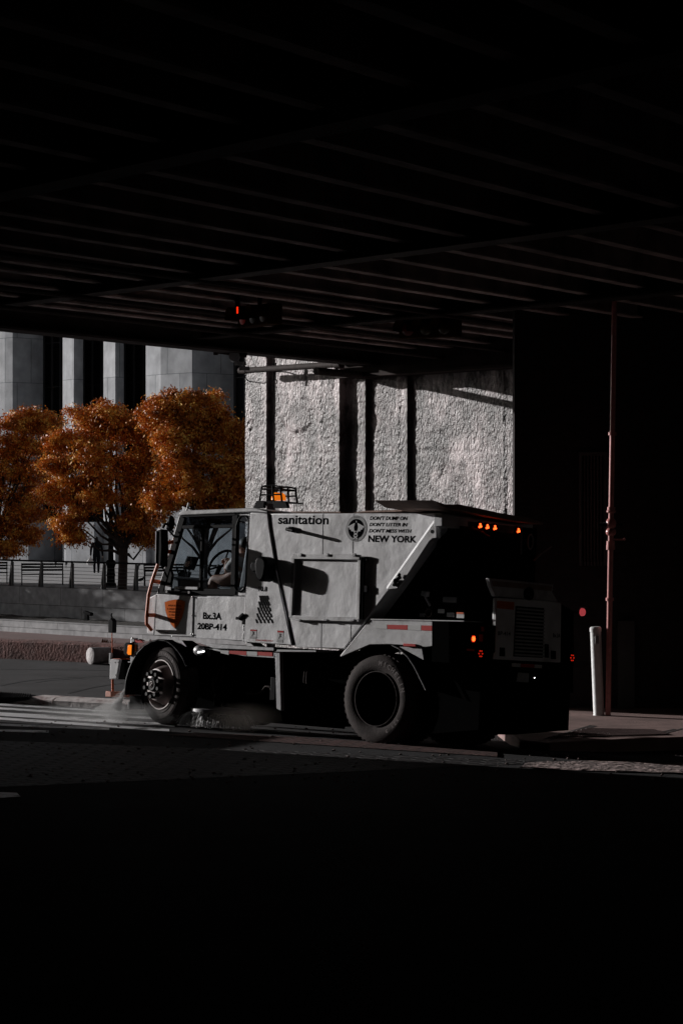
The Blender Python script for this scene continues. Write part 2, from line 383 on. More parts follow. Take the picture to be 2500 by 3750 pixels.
put(q.build('broken_pavement', 'rough', fix=False), kind='structure')

q = sheet('c', [ongr(-60, 2903), ongr(62, 2908), ongr(76, 2922), ongr(-60, 2930)], None, dz=.01, rows=3)
put(q.build('paint_patch', 'paint', fix=False), kind='structure')
# left island with kerb
ZI = -.09
def slab(name, pts, z0, z1, m, bevel=.01, kind='structure'):
    o = MB().prism(pts, z0, z1, 'z').build(name, m, bevel=bevel)
    return put(o, kind=kind) if kind else o
ia = onz(130, 2556, ZI); ib = onz(430, 2568, ZI); ic = onz(900, 2586, ZI)
wdir = Vector((.75, -.66))
M['island'] = mat('island_asphalt', (.052, .05, .053), .9, spec=.2, var=.3, vscale=1.3, bump=.005, bscale=50)
il = onz(-300, 2542, ZI)
pts = [(il.x, il.y), (ia.x, ia.y), (ib.x, ib.y), (ic.x+.0, ic.y), (3.5, 36.5), (3.5, 43.5), (-20, 50), (-20, il.y)]
slab('island_pavement', pts, -.6, ZI, 'island')
# kerb pieces of the island: sloped top, each stone separate geometry inside one kerb sheet
kb = MB()
def kerb_run(p0, p1, zt0, zt1, w=.32, base=-.22, gap=.012):
    d = (p1-p0).normalized(); n = Vector((d.y, -d.x))
    if n.y > 0: n = -n
    p0 = p0+d*gap; p1 = p1-d*gap
    vs = []
    for p, zt in ((p0, zt0), (p1, zt1)):
        vs += [(p.x+n.x*w, p.y+n.y*w, base), (p.x+n.x*w, p.y+n.y*w, zt-.035), (p.x+n.x*(w-.07), p.y+n.y*(w-.07), zt), (p.x-n.x*.02, p.y-n.y*.02, zt+.006), (p.x-n.x*.02, p.y-n.y*.02, base)]
    kb._add(vs, [(0,1,2,3,4), (9,8,7,6,5), (0,5,6,1), (1,6,7,2), (2,7,8,3), (3,8,9,4), (4,9,5,0)])
k0 = Vector((onz(36, 2572, -.19).x, onz(36, 2572, -.19).y)); k1 = Vector((onz(158, 2550, ZI).x, onz(158, 2550, ZI).y))
k2 = Vector((onz(243, 2555, ZI).x, onz(243, 2555, ZI).y)); k3 = Vector((onz(470, 2567, ZI).x, onz(470, 2567, ZI).y)); k4 = Vector((onz(800, 2582, ZI).x, onz(800, 2582, ZI).y))
kerb_run(k0, k1, -.185, ZI+.012); kerb_run(k1, k2, ZI+.012, ZI+.012); kerb_run(k2, k3, ZI+.012, ZI+.012); kerb_run(k3, k4, ZI+.012, ZI+.012)
put(kb.build('kerb', 'kerb'), kind='structure')
# ribbed grate at the kerb ramp
gb = MB()
g0 = onz(-60, 2530, ZI); g1 = onz(118, 2548, ZI)
for i in range(26):
    t = i/25; a = onz(-90+200*t, 2529+12*t, ZI+.012); b_ = onz(-130+235*t, 2560-6*t, ZI+.012)
    d = Vector((b_.x-a.x, b_.y-a.y)).normalized()*.9 if True else 0
    gb.tube([(a.x, a.y, ZI+.006), (b_.x, b_.y, ZI+.006)], .014, 4)
put(gb.build('ribbed_ramp_grate', 'iron'), 'dark ribbed metal grate set at the foot of the kerb ramp, far left', 'grate')

# median kerb (brown concrete) behind the island
ma = onz(-500, 2388, ZI); mb_ = onz(400, 2431, ZI); md = Vector((mb_.x-ma.x, mb_.y-ma.y)).normalized(); mn = Vector((-md.y, md.x))
mp0 = Vector((ma.x, ma.y)); mp1 = mp0+md*22
mo = MB()
N_ = 200
for i in range(N_):
    pass
vs = []; fs = []
prof = [(0, -.3), (0.0, -.08), (.005, .05), (.02, .215), (.07, .24), (.5, .245), (.55, -.6)]
for i in range(N_+1):
    p = mp0.lerp(mp1, i/N_)
    for k, (o_, z_) in enumerate(prof):
        j = noise.noise(Vector((i*.35, k*3.1, 0)))*.02
        vs.append((p.x+mn.x*(o_+j), p.y+mn.y*(o_+j), z_+j*.6))
K = len(prof)
for i in range(N_):
    for k in range(K-1): fs.append((i*K+k, (i+1)*K+k, (i+1)*K+k+1, i*K+k+1))
mo._add(vs, fs)
put(mo.build('median_kerb', 'brownkerb'), kind='structure')

# lying concrete bollard, scrap, weeds
def lying():
    o = thing('fallen_bollard', 'pale concrete bollard lying on its side against the brown median kerb', 'bollard', tuple(onz(362, 2431, ZI)))
    b = MB(); ax = Vector((.75, .55, 0)).normalized()*.38
    p0 = Vector((-.14, -.22, .15)); pts = [p0, p0+ax*.04, p0+ax*.5, p0+ax]
    b.tube(pts, [.12, .148, .15, .145], 20); b.build('concrete_drum', mat('weathered_concrete', (.5, .47, .47), .85, var=.25, vscale=9, bump=.012, bscale=20), o)
lying()
o = thing('paper_scrap', 'small crumpled white paper scrap on the pavement by the median kerb', 'litter', tuple(onz(298, 2424, ZI)))
b = MB(); b._add([(-.05, .0, .1), (-.02, .02, .12), (.06, -.05, .02), (.03, -.08, .004), (.01, -.02, .09), (-.06, -.02, .085)], [(0, 1, 4), (1, 2, 4), (0, 4, 5), (5, 4, 3), (4, 2, 3)])
b.build('sheet', 'bag', o)
def weeds():
    o = thing('weed_clump', 'low brown weed clump growing from the crack beside the fallen bollard', 'weed', tuple(onz(392, 2400, ZI)))
    b = MB()
    for i in range(260):
        a = rng.uniform(0, 6.28); r = rng.uniform(0, .28); x = r*math.cos(a)*1.3; y = r*math.sin(a)*.4; h = rng.uniform(.05, .34)*(1-r*1.5)
        w = .012; dx, dy = rng.normal(0, .05, 2)
        b._add([(x-w, y, .0), (x+w, y, .0), (x+dx, y+dy, h), (x+dx-w*2, y+dy, h*.8)], [(0, 1, 2, 3)])
    b.build('blades', mat('dry_weed', (.16, .07, .025), .9), o, fix=False)
weeds()
# tar lines
tb = MB()
for pts in ([(0, 2512), (60, 2500), (110, 2492), (180, 2486), (300, 2480), (420, 2476)], [(130, 2500), (180, 2492), (300, 2484)], [(250, 2540), (330, 2520), (400, 2508), (470, 2500)], [(0, 2451), (150, 2452), (300, 2454), (420, 2457)]):
    P = [onz(x, y, ZI+.003) for x, y in pts]
    for i in range(len(P)-1):
        p, q_ = P[i], P[i+1]; d = (q_-p).normalized(); n = Vector((-d.y, d.x, 0))*.02
        tb._add([p-n, q_-n, q_+n, p+n], [(0, 1, 2, 3)])
put(tb.build('tar_seams', mat('tar', (.012, .012, .012), .5), fix=False), kind='structure')

def litter():
    b = MB()
    for i in range(420):
        px = rng.uniform(-50, 2500); py = rng.uniform(2640, 2870); q = ongr(px, py)
        r_ = rng.uniform(.006, .022); z = zg(q.x, q.y)
        b.ball((q.x, q.y, z+r_*.4), r_, 5, (1, rng.uniform(.6, 1.3), .6))
    put(b.build('gravel', 'rough'), kind='stuff')
litter()
# right sidewalk
ZR = -.045
def rp(px, py, z=ZR): p = onz(px, py, z); return (p.x, p.y)
pts = [rp(1900, 2712), rp(2010, 2722), rp(2300, 2706), rp(2560, 2698), (14, 29.3), (14, 36), (1.7, 36)]
slab('right_sidewalk', pts, -.6, ZR, mat('brown_sidewalk', (.26, .165, .15), .85, var=.3, vscale=2.2, bump=.006, bscale=45), bevel=.03)
tp = MB()
a = Vector(rp(2030, 2700)); b_ = Vector(rp(2400, 2668)); c = Vector(rp(2460, 2688)); d = Vector(rp(2020, 2704))
A = Vector(rp(2150, 2672)); B = Vector(rp(2390, 2676)); C_ = Vector(rp(2440, 2692)); D = Vector(rp(2010, 2704))
for i in range(56):
    for j in range(9):
        p = A.lerp(B, i/55).lerp(D.lerp(C_, i/55), j/8)
        tp.lathe([(.024, 0), (.02, .012), (.0, .014)], (p.x, p.y, ZR+.006), 'z', 5)
put(tp.build('tactile_paving', mat('tactile_dome', (.2, .14, .135), .6)), kind='structure')
tp = MB()
for (x0, y0, x1, y1) in [(1990, 2708, 2165, 2656), (2010, 2712, 2180, 2658), (2380, 2690, 2470, 2670), (2400, 2694, 2500, 2668)]:
    p = onz(x0, y0, ZR+.004); q_ = onz(x1, y1, ZR+.004); d = (q_-p).normalized(); n = Vector((-d.y, d.x, 0))*.018
    tp._add([p-n, q_-n, q_+n, p+n], [(0, 1, 2, 3)])
put(tp.build('sidewalk_joints', mat('joint', (.03, .02, .02), .9), fix=False), kind='structure')

# ------------------------------------------------------------------ viaduct
gdir = Vector((.5, .866)); gout = Vector((-.866, .5)); cdir = Vector((-.6, .8))
FP = Vector((-4.59, 32.5))
def viaduct():
    v = thing('viaduct', 'dark steel railway viaduct spanning overhead with rows of stringers', 'viaduct')
    # deck slab : fascia line +-; o = distance outward from the fascia line
    def P(t, o, z): p = FP+gdir*t+gout*o; return (p.x, p.y, z)
    def long_beam(b, o0, o1, z0, z1, t0=-75, t1=60):
        vs = [P(t0, o0, z0), P(t1, o0, z0), P(t1, o1, z0), P(t0, o1, z0), P(t0, o0, z1), P(t1, o0, z1), P(t1, o1, z1), P(t0, o1, z1)]
        b._add(vs, [(0,3,2,1),(4,5,6,7),(0,1,5,4),(1,2,6,5),(2,3,7,6),(3,0,4,7)])
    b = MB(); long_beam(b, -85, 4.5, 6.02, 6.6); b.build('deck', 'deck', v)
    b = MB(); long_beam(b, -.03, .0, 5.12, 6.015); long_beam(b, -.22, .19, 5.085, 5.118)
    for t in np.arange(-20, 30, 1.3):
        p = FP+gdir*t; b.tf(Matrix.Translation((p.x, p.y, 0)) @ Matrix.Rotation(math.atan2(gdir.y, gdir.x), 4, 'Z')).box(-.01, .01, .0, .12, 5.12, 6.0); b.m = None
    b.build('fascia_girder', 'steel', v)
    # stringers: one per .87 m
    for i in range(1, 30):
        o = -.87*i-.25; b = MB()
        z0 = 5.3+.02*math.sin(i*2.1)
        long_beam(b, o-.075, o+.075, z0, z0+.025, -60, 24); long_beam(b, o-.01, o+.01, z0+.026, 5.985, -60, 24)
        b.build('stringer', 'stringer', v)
    # cross girders
    for k in range(0, 3):
        c0 = 9.4+5.36*k; n = Vector((.8, .6)); b = MB()
        def Q(u, w, z): p = n*(c0+w)+cdir*u; return (p.x, p.y, z)
        for (w0, w1, z0, z1, u0, u1) in ((-.15, .15, 5.215, 5.24, -60, 60), (-.012, .012, 5.241, 5.96, -60, 60)):
            # clip to inside of fascia
            us = []
            for u in (u0, u1): us.append(u)
            # u where line meets fascia
            # (n*c0+cdir*u-FP).gout = -.3
            base = (n*c0-FP).dot(gout); dd = cdir.dot(gout); um = (-.26-base)/dd
            u1c = min(u1, um) if dd > 0 else u1
            vs = [Q(u0, w0, z0), Q(u1c, w0, z0), Q(u1c, w1, z0), Q(u0, w1, z0), Q(u0, w0, z1), Q(u1c, w0, z1), Q(u1c, w1, z1), Q(u0, w1, z1)]
            b._add(vs, [(0,3,2,1),(4,5,6,7),(0,1,5,4),(1,2,6,5),(2,3,7,6),(3,0,4,7)])
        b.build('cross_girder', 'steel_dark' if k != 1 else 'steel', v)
    # conduit lines below the stringers
    b = MB()
    for (o, z) in ((-3.3, 5.2), (-5.6, 5.22), (-1.8, 5.17)):
        b.tube([P(-30, o, z), P(-10, o, z-.03), P(0, o, z), P(9, o, z-.04), P(24, o, z)], .03, 8)
    b.build('conduit', 'pipe', v)
    return v
viaduct()

# unseen wall added at left to cast the foreground shadow
def blocker():
    o = thing('shadow_wall', 'dark abutment wall added unseen on the left to cast the foreground shadow', 'wall')
    b = MB()
    p0 = Vector((-6.7, 30.0)); d = -gdir; n = -gout
    pts = [p0, p0+d*70, p0+d*70+n*-.0+Vector((1, -.5))*1.2, p0+Vector((.6, -.9))*1.2]
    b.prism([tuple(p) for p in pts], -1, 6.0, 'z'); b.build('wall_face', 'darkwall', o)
blocker()
def caster():  # unseen low block, added to push the ground shadow edge back
    o = thing('shadow_caster', 'unseen low concrete shadow barrier beside the abutment, just outside the left picture edge', 'caster')
    p = Vector((-5.95, 31.35)); q = Vector((-6.75, 29.9)); d = (q-p).normalized(); n = Vector((-d.y, d.x))
    b = MB(); m = Matrix.Translation((p.x, p.y, 0)) @ Matrix.Rotation(math.atan2(d.y, d.x), 4, 'Z')
    b.tf(m).prism([(-.3, -.3), (.3, -.3), (.3, -.05), (.12, .3), (.08, 1.12), (-.08, 1.12), (-.12, .3), (-.3, -.05)], 0, (q-p).length, 'x'); b.build('body', 'concrete', o)
caster()
def right_wall():
    o = thing('building_wall', 'dark brick building wall behind the red standpipe under the viaduct', 'wall', (2.36, 33.0, 0))
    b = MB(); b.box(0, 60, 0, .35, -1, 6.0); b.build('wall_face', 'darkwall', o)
    b = MB(); x0 = (2262-CX)/F*32.9-2.36; x1 = (2322-CX)/F*32.9-2.36
    b.box(x0, x1, -.12, .0, -1, 1.15); b.build('pilaster', mat('dim_concrete', (.045, .042, .04), .9, var=.2), o)
    fr = MB(); x0 = (2128-CX)/F*33-2.36; x1 = (2210-CX)/F*33-2.36; z0 = 1.9; z1 = 3.4
    fr.box(x0, x1, -.04, 0, z0, z0+.05).box(x0, x1, -.04, 0, z1, z1+.05).box(x0-.04, x0, -.04, 0, z0, z1+.05).box(x1, x1+.04, -.04, 0, z0, z1+.05)
    w = fr.build('window', mat('window_frame', (.05, .05, .05), .6), o)
    gb_ = MB()
    for i in range(7): x = x0+(x1-x0)*(i+.5)/7; gb_.tube([(x, -.05, z0), (x, -.05, z1)], .008, 6)
    gb_.build('window_bars', 'iron', w)
    MB().box(x0, x1, -.006, -.003, z0+.05, z1).build('pane', 'blackglass', w)
right_wall()
MB_ = MB().box(-60, 60, -40.5, -40, -1, 6.0); o = thing('rear_blocker', 'unseen dark wall added behind the viewer to block sky light', 'wall'); MB_.build('wall_face', 'darkwall', o)  # added behind the camera to keep sky light out

# ------------------------------------------------------------------ pier
def pier():
    n2 = Vector((.8, .6)); xdir = Vector((.6, -.8)); D0 = 25.2
    def U(px, off=0):
        k = (px-CX)/F; Y = (D0+off)/(.8*k+.6); return Vector((k*Y, Y)).dot(xdir)
    u_left = U(898)
    org = n2*D0 + xdir*u_left
    o = thing('viaduct_pier', 'rough whitewashed concrete pier with stepped vertical faces behind the truck', 'pier', (org.x, org.y, 0), math.atan2(xdir.y, xdir.x))
    Z = lambda px, py: 0
    steps = [(U(976)-u_left, 0.), (U(1243, .07)-u_left, .07), (U(1338, .21)-u_left, .21), (U(1491, .28)-u_left, .28), (U(1990, .35)-u_left, .35)]
    st = .028; ztop = 6.0; z0 = -.4
    vs = []; fs = []
    # build column positions
    cols = []; u = 0.0
    ends = [q[0] for q in steps]
    for si, (ue, off) in enumerate(steps):
        n_ = max(2, int((ue-u)/st))
        for i in range(n_+1): cols.append((u+(ue-u)*i/n_, off, (i == 0 or i == n_)))
        u = ue
    nz = int((ztop-z0)/.034)
    ridges = [U(1162)-u_left, U(1411)-u_left, U(1785)-u_left]
    levels = [1.9, 3.6]
    # plaster patch
    k = (1090-CX)/F; Yp = (D0+.07)/(.8*k+.6); up = Vector((k*Yp, Yp)).dot(xdir)-u_left; zp = CZ+(HY-1525)/F*Yp
    for (uu, off, edge) in cols:
        for j in range(nz+1):
            z = z0+(ztop-z0)*j/nz
            p = Vector((uu, off*3, z))
            h = .012*noise.fractal(Vector((p.x*13, p.y, p.z*8)), .9, 2.1, 4) + .014*noise.noise(p*1.3)
            h += .007*max(0, noise.noise(p*19)) - .03*max(0, noise.noise(p*2.7+Vector((5, 0, 0)))-.42)*4
            for r_ in ridges:
                dd = abs(uu-r_+.01*noise.noise(Vector((0, 0, z*2))))
                if dd < .05: h = h*.4+.022*(1-dd/.05)
            for lz in levels:
                dd = abs(z-lz+.02*noise.noise(Vector((uu*2, 1, 0))))
                if dd < .03: h -= .014*(1-dd/.03)
            g = math.hypot((uu-up)/.52, (z-zp)/.3)+.3*noise.noise(Vector((uu*4, 0, z*4)))
            if g < 1: h = .03*noise.noise(p*3.1)+.03*min(1, (1-g)*4)
            de = min(abs(uu-q) for q in ends if q >= uu-.001)
            if de < .1 and off < .34: h = h*.25+.012*(1-de/.1)
            if edge: h = h*.6
            vs.append((uu, off-h, z))
    nr = nz+1
    for i in range(len(cols)-1):
        for j in range(nz): fs.append((i*nr+j, (i+1)*nr+j, (i+1)*nr+j+1, i*nr+j+1))
    b = MB(); b.v = vs; b.f = fs
    me = b.build('front_face', 'pier', o, fix=False)
    b = MB(); ue = steps[-1][0]
    b.prism([(0.004, .03), (steps[0][0], .06), (steps[1][0]-.01, .2), (steps[3][0]-.01, .4), (ue, .45), (ue, 2.5), (.004, 2.5)], z0, ztop, 'z')
    b.build('core', 'pier', o)
    b = MB(); b.box(steps[1][0]+.3, steps[-1][0]+.3, -.05, .3, 4.95, 6.0); b.box(steps[1][0]+.3, steps[-1][0]+.3, -.2, .3, 4.9, 4.948); b.build('shade_beam', 'steel_dark', o)  # dark beam added to stand in for shade at the pier top
    # drain pipes fixed to the pier
    def W(px, py, off):
        k = (px-CX)/F; Y = (D0+off)/(.8*k+.6); p = Vector((k*Y, Y)); return (p.dot(xdir)-u_left, off, CZ-(py-HY)/F*Y)
    t = thing('drain_pipe', 'horizontal iron drain pipe running across the top of the whitewashed pier', 'pipe', (org.x, org.y, 0), math.atan2(xdir.y, xdir.x))
    b = MB()
    b.tube([W(879, 1357, -.3), W(905, 1356, -.3)], .062, 12)
    b.tube([W(905, 1356, -.3), W(1240, 1333, -.3)], .055, 12)
    b.tube([W(1232, 1337, -.3), W(1250, 1332, -.3)], .075, 12)
    inv = (Matrix.Translation((org.x, org.y, 0)) @ Matrix.Rotation(math.atan2(xdir.y, xdir.x), 4, 'Z')).inverted()
    P_ = []
    for tt in (8.55, 9.6, 10.6, 11.4):
        p = FP+gdir*tt+gout*.12; P_.append((p.x, p.y, 4.93))
    b.build('pipe_run', 'pipe', t)
    b = MB().tf(inv).tube([tuple(Vector(W(1246, 1334, -.3)))] if False else P_, .062, 12)
    b.build('edge_pipe', 'pipe', t)
    b = MB(); b.tube([W(1182, 1318, -.25), W(1262, 1300, -.3), W(1340, 1302, -.3)], .045, 10); b.build('upper_pipe', 'pipe', t)
    for (px, y0, y1) in ((1003, 1328, 1392), (1273, 1350, 1364)):
        b = MB().tube([W(px, y0, -.2), W(px, y1, -.2)], .012, 6); b.tube([W(px+6, y0, -.2), W(px+6, y1, -.2)], .012, 6); p = W(px, (y0+y1)/2, -.2); b.tube([p, (p[0], .1, p[2])], .012, 6); b.build('pipe_bracket', 'iron', t)
    b = MB(); b.tube([W(896, 1368, -.2), W(898, 1380, -.2), W(905, 1392, -.15), W(912, 1396, -.0)], .01, 6); b.build('hanging_wire', 'iron', t)
    return o
pier()

# security camera cluster and bracket at pier's left corner
def corner_fitting():
    Y = 37.6
    o = thing('flood_lamp', 'weathered floodlight and junction box hanging from the viaduct edge left of the pier', 'lamp', tuple(at(812, 1290, Y)))
    c = at(812, 1290, Y)
    def q(px, py, dy=0): p = at(px, py, Y+dy)-c; return p
    MB().box(-.13, -.06, -.06, .06, -.04, .12).build('box', 'pipe', o, bevel=.006)
    b = MB(); b.tube([q(795, 1284), q(850, 1292), q(900, 1300, .1)], .045, 10); b.build('arm', 'pipe', o)
    b = MB().tf(Matrix.Translation(q(858, 1305))); b.lathe([(.0, -.05), (.085, -.05), (.085, .05), (.0, .05)], axis='y', n=20); b.build('lamp_head', mat('grey_lamp', (.35, .35, .36), .6), o)
    b = MB(); b.tube([q(858, 1280), q(858, 1250)], .015, 6); b.build('hanger', 'iron', o)
    b = MB(); p = q(880, 1330); b.box(p.x-.09, p.x+.09, p.y-.03, p.y+.03, p.z-.03, p.z+.025); p2 = q(895, 1349); b.box(p2.x-.08, p2.x+.08, p2.y-.03, p2.y+.03, p2.z-.03, p2.z+.03)
    b.tube([p, p2], .012, 6); b.tube([(p.x, p.y, p.z), (q(858, 1305).x, p.y, q(858, 1305).z)], .012, 6); b.build('bracket', 'white_dirty', o)
corner_fitting()

# traffic signals under the viaduct
def signal(px, py, Y, label, rz, lit):
    c = at(px, py, Y); o = thing('traffic_signal', label, 'traffic light', tuple(c), rz, 'horizontal traffic signals under the viaduct')
    b = MB(); b.box(-.45, .45, 0, .2, -.13, .13); b.build('housing', 'yellowhousing', o, bevel=.02)
    for i, x in enumerate((-.29, 0, .29)):
        h = MB(); h.lathe([(.115, 0), (.118, -.2)], (x, 0, 0), 'y', 16, R(-20), R(200)); h.lathe([(.106, -.2), (.104, 0)], (x, 0, 0), 'y', 16, R(-20), R(200)); h.build('visor', 'yellowhousing', o)
        l = MB(); l.lathe([(.0, -.03), (.06, -.025), (.1, -.004)], (x, 0, 0), 'y', 16)
        l.build('lens', mat('red_signal_lens', (.12, .012, .008), .3, emit=(1, .03, .01), estr=.02 if lit else .0) if i == 0 else mat('dark_lens', (.05, .03, .01), .3), o)
    MB().tube([(0, .1, .12), (0, .1, .3)], .03, 8).build('hanger', 'iron', o)
signal(925, 1155, 30.5, 'horizontal traffic signal with its red lamp showing, hung above the cab', R(-62), True)
signal(1560, 1200, 32.5, 'unlit horizontal traffic signal hung in the dark above the pier', R(-35), False)
def neon():
    c = at(869, 1135, 30.2); o = thing('signal_lamp', 'thin upright red lamp glowing under the viaduct beside the traffic signal', 'lamp', tuple(c))
    b = MB()
    for i in range(4): b.ball((0, 0, -.032+.021*i), .012, 8)
    b.build('red_elements', mat('red_lamp_strip', (.5, .02, .01), .3, emit=(1, .03, .005), estr=1.2), o)
    MB().box(-.03, .03, .012, .04, -.06, .18).build('backplate', 'iron', o)
neon()

# ------------------------------------------------------------------ standpipe and bollard
bp = onz(2192, 2620, ZR)
def bollard():
    o = thing('bollard', 'tall pale painted steel bollard at the sidewalk edge', 'bollard', (bp.x, bp.y, ZR), 0); o.rotation_euler = (0, R(-2.2), 0)
    r = .072
    b = MB(); b.lathe([(0, 0), (r+.004, 0), (r, .02), (r, 1.1), (r+.006, 1.105), (r+.006, 1.15), (r-.01, 1.17), (0, 1.175)], n=28); b.build('post', 'bollard', o)
    b = MB().box(-.02, .03, -r-.01, -r, .95, 1.05); b.build('plate', 'greymetal', o, bevel=.003)
bollard()
def standpipe():
    p = Vector((bp.x, bp.y)) + SUN_L*.13
    o = thing('standpipe', 'tall red painted standpipe with valve fittings rising behind the bollard', 'pipe', (p.x, p.y, ZR)); o.rotation_euler = (0, R(.9), 0)
    Yp = p.y
    def z(py): return CZ-(py-HY)/F*Yp-ZR
    r = .036
    b = MB(); b.lathe([(r, 0), (r, z(2010)), (r*.98, z(1860)), (r, 6.05)], n=20); b.build('riser', 'pole', o)
    for py, rr, h in ((2195, .054, .02), (2005, .058, .03), (1990, .055, .03), (1862, .052, .02), (1588, .055, .02)):
        b = MB().lathe([(r, z(py)-h), (rr, z(py)-h), (rr, z(py)+h), (r, z(py)+h)], n=20); b.build('collar', 'pole', o)
    v = MB()
    v.ball((0, 0, z(1948)), .068, 16, (1, 1, .9)); v.ball((0, 0, z(1918)), .07, 16, (1, 1, 1.2)); v.lathe([(r, z(1880)), (.062, z(1876)), (.062, z(1870)), (r, z(1866))], n=20)
    vv_ = v.build('valve_body', 'pole', o)
    w = MB().lathe([(.02, -.16), (.03, -.08), (.045, -.06)], (0, 0, z(1922)), 'x', 12); w.build('valve_bonnet', 'iron', o); w = MB().tube([(.03, 0, z(1922)), (.14, 0, z(1922))], .02, 8); w.tube([(.14, -.07, z(1922)), (.14, .07, z(1922))], .012, 6)
    w.build('valve_handle', 'iron', o)
    w = MB().tube([(.04, 0, z(1975)), (.17, 0, z(1975)), (.18, 0, z(1973))], .012, 8); w.ball((.18, 0, z(1974)), .018, 8); w.build('side_cock', 'pole', o)
standpipe()

# ------------------------------------------------------------------ far side: pavements, walls, railing, plaza
w_ = Vector((.72, -.69)).normalized(); nn = Vector((-w_.y*-1, 0)); nn = Vector((-.69, -.72)).normalized()
WA = Vector((-14.06, 99.6)); WROT = math.atan2(w_.y, w_.x)
# local frame: x along wall (to the right/near), y away from the camera
def tpx(px, off=0):
    """x coordinate along the wall where pixel column px meets the line off metres in front of it"""
    k = (px-CX)/F; a = WA+nn*off; # a.x + t w.x = k (a.y + t w.y)
    return (k*a.y-a.x)/(w_.x-k*w_.y)
def far_box(name, x0, x1, f0, f1, z0, z1, m, **kw):
    b = MB().box(x0, x1, -f1, -f0, z0, z1); o = b.build(name, m, bevel=.01, **{}); o.location = (WA.x, WA.y, 0); o.rotation_euler = (0, 0, WROT); return o
put(far_box('retaining_wall', -60, 45, 0, -.4, -3, -.72, 'wallstone'), 'long pale stone retaining wall below the plaza railing', 'wall')
put(far_box('planter_wall', -60, 45, 1.9, 1.5, -3, -1.98, 'seatstone'), 'low pale stone planter wall in front of the retaining wall', 'wall')
o = far_box('planting_bed', -60, 45, 1.49, .01, -3, -2.0, 'soil'); put(o, kind='structure')
# ragged soil ridge
b = MB(); vs = []; fs = []; n_ = 260
for i in range(n_+1):
    x = -25+i*.2
    h = -1.93+.05*noise.noise(Vector((x*.8, 0, 0)))+.03*noise.noise(Vector((x*4, 0, 0)))+.1*max(0, min(1, (-x-4)/6))
    vs += [(x, -1.4, -2.02), (x, -.7, h), (x, -.02, h)]
for i in range(n_): k = i*3; fs += [(k, k+3, k+4, k+1), (k+1, k+4, k+5, k+2)]
b.v = vs; b.f = fs; o = b.build('bed_soil', 'soil', fix=False); o.location = (WA.x, WA.y, 0); o.rotation_euler = (0, 0, WROT); put(o, kind='structure')
put(far_box('far_sidewalk', -60, 45, 6.2, 1.9, -3, -2.45, 'redwalk'), kind='structure')
# plaza
b = MB().prism([(-60, .42), (45, .42), (90, 160), (-140, 160)], -3, -.76, 'z'); o = b.build('plaza', 'plaza'); o.location = (WA.x, WA.y, 0); o.rotation_euler = (0, 0, WROT); put(o, kind='structure')

def railing():
    o = thing('plaza_railing', 'grey metal railing with leaning posts and thin cables along the plaza edge', 'railing', (WA.x, WA.y, -.72), WROT)
    xs = [tpx(px) for px in (-205, -75, 38, 146, 258, 375, 493)]
    d = xs[-1]-xs[-2]; xs += [xs[-1]+d*i for i in range(1, 9)]
    for x in xs:
        MB().prism([(-.05-.03, 0), (.07-.0, 0), (.13-.02, 1.0), (.05, 1.0)], x-.03, x+.03, 'x').box(x+.07, x+.13, -.03, .08, 0, .98).build('post', 'railmetal', o)
    b = MB().box(xs[0], xs[-1], .02, .12, 1.0, 1.07); b.build('top_rail', 'iron', o)
    for k in range(6):
        MB().tube([(xs[0], .03+.006*k, .12+.14*k), (xs[-1], .03+.006*k, .12+.14*k)], .009, 5).build('cable', 'railmetal', o)
railing()

# benches, person, bag, lamp post, bird
def onplaza(px, py): return onz(px, py, -.76)
def bench():
    p = Vector((0, 0, 0))
    o = thing('bench', 'x', 'bench', (0, 0, 0), 0, 'benches behind the plaza railing')
    L = 1.75
    b = MB()
    for i in range(5): b.box(-L/2, L/2, -.24+i*.11, -.15+i*.11, .43, .46)
    b.build('seat', 'iron', o)
    b = MB()
    for i in range(3):
        z = .58+i*.12; b.box(-L/2, L/2, .30+i*.03, .32+i*.03, z, z+.085)
    b.build('backrest', 'iron', o)
    for x in (-L/2+.03, L/2-.03):
        MB().tube([(x, -.3, 0), (x, -.24, .2), (x, -.2, .43), (x, .28, .43), (x, .4, .86)], .022, 6).tube([(x, .25, .43), (x, .3, .2), (x, .42, 0)], .022, 6).build('leg', 'iron', o)
        MB().tube([(x, .34, .68), (x, .1, .72), (x, -.2, .68), (x, -.3, .6), (x, -.26, .48), (x, -.2, .44)], .02, 6).build('armrest', 'iron', o)
    return o
bn = bench(); p = onplaza(155, 2143); bn.location = p; bn.rotation_euler = (0, 0, R(8)); bn['label'] = 'black slatted park bench behind the railing, below the tree at left'
b2 = copy_tree(bn); p = onplaza(-48, 2136); b2.location = p; b2.rotation_euler = (0, 0, R(8)); b2['label'] = 'black slatted bench cut by the left picture edge, only its armrest in view'
b3 = copy_tree(bn); p = onplaza(605, 2146); b3.location = p; b3.rotation_euler = (0, 0, R(8)); b3['label'] = 'black slatted bench half hidden behind the front of the truck cab'

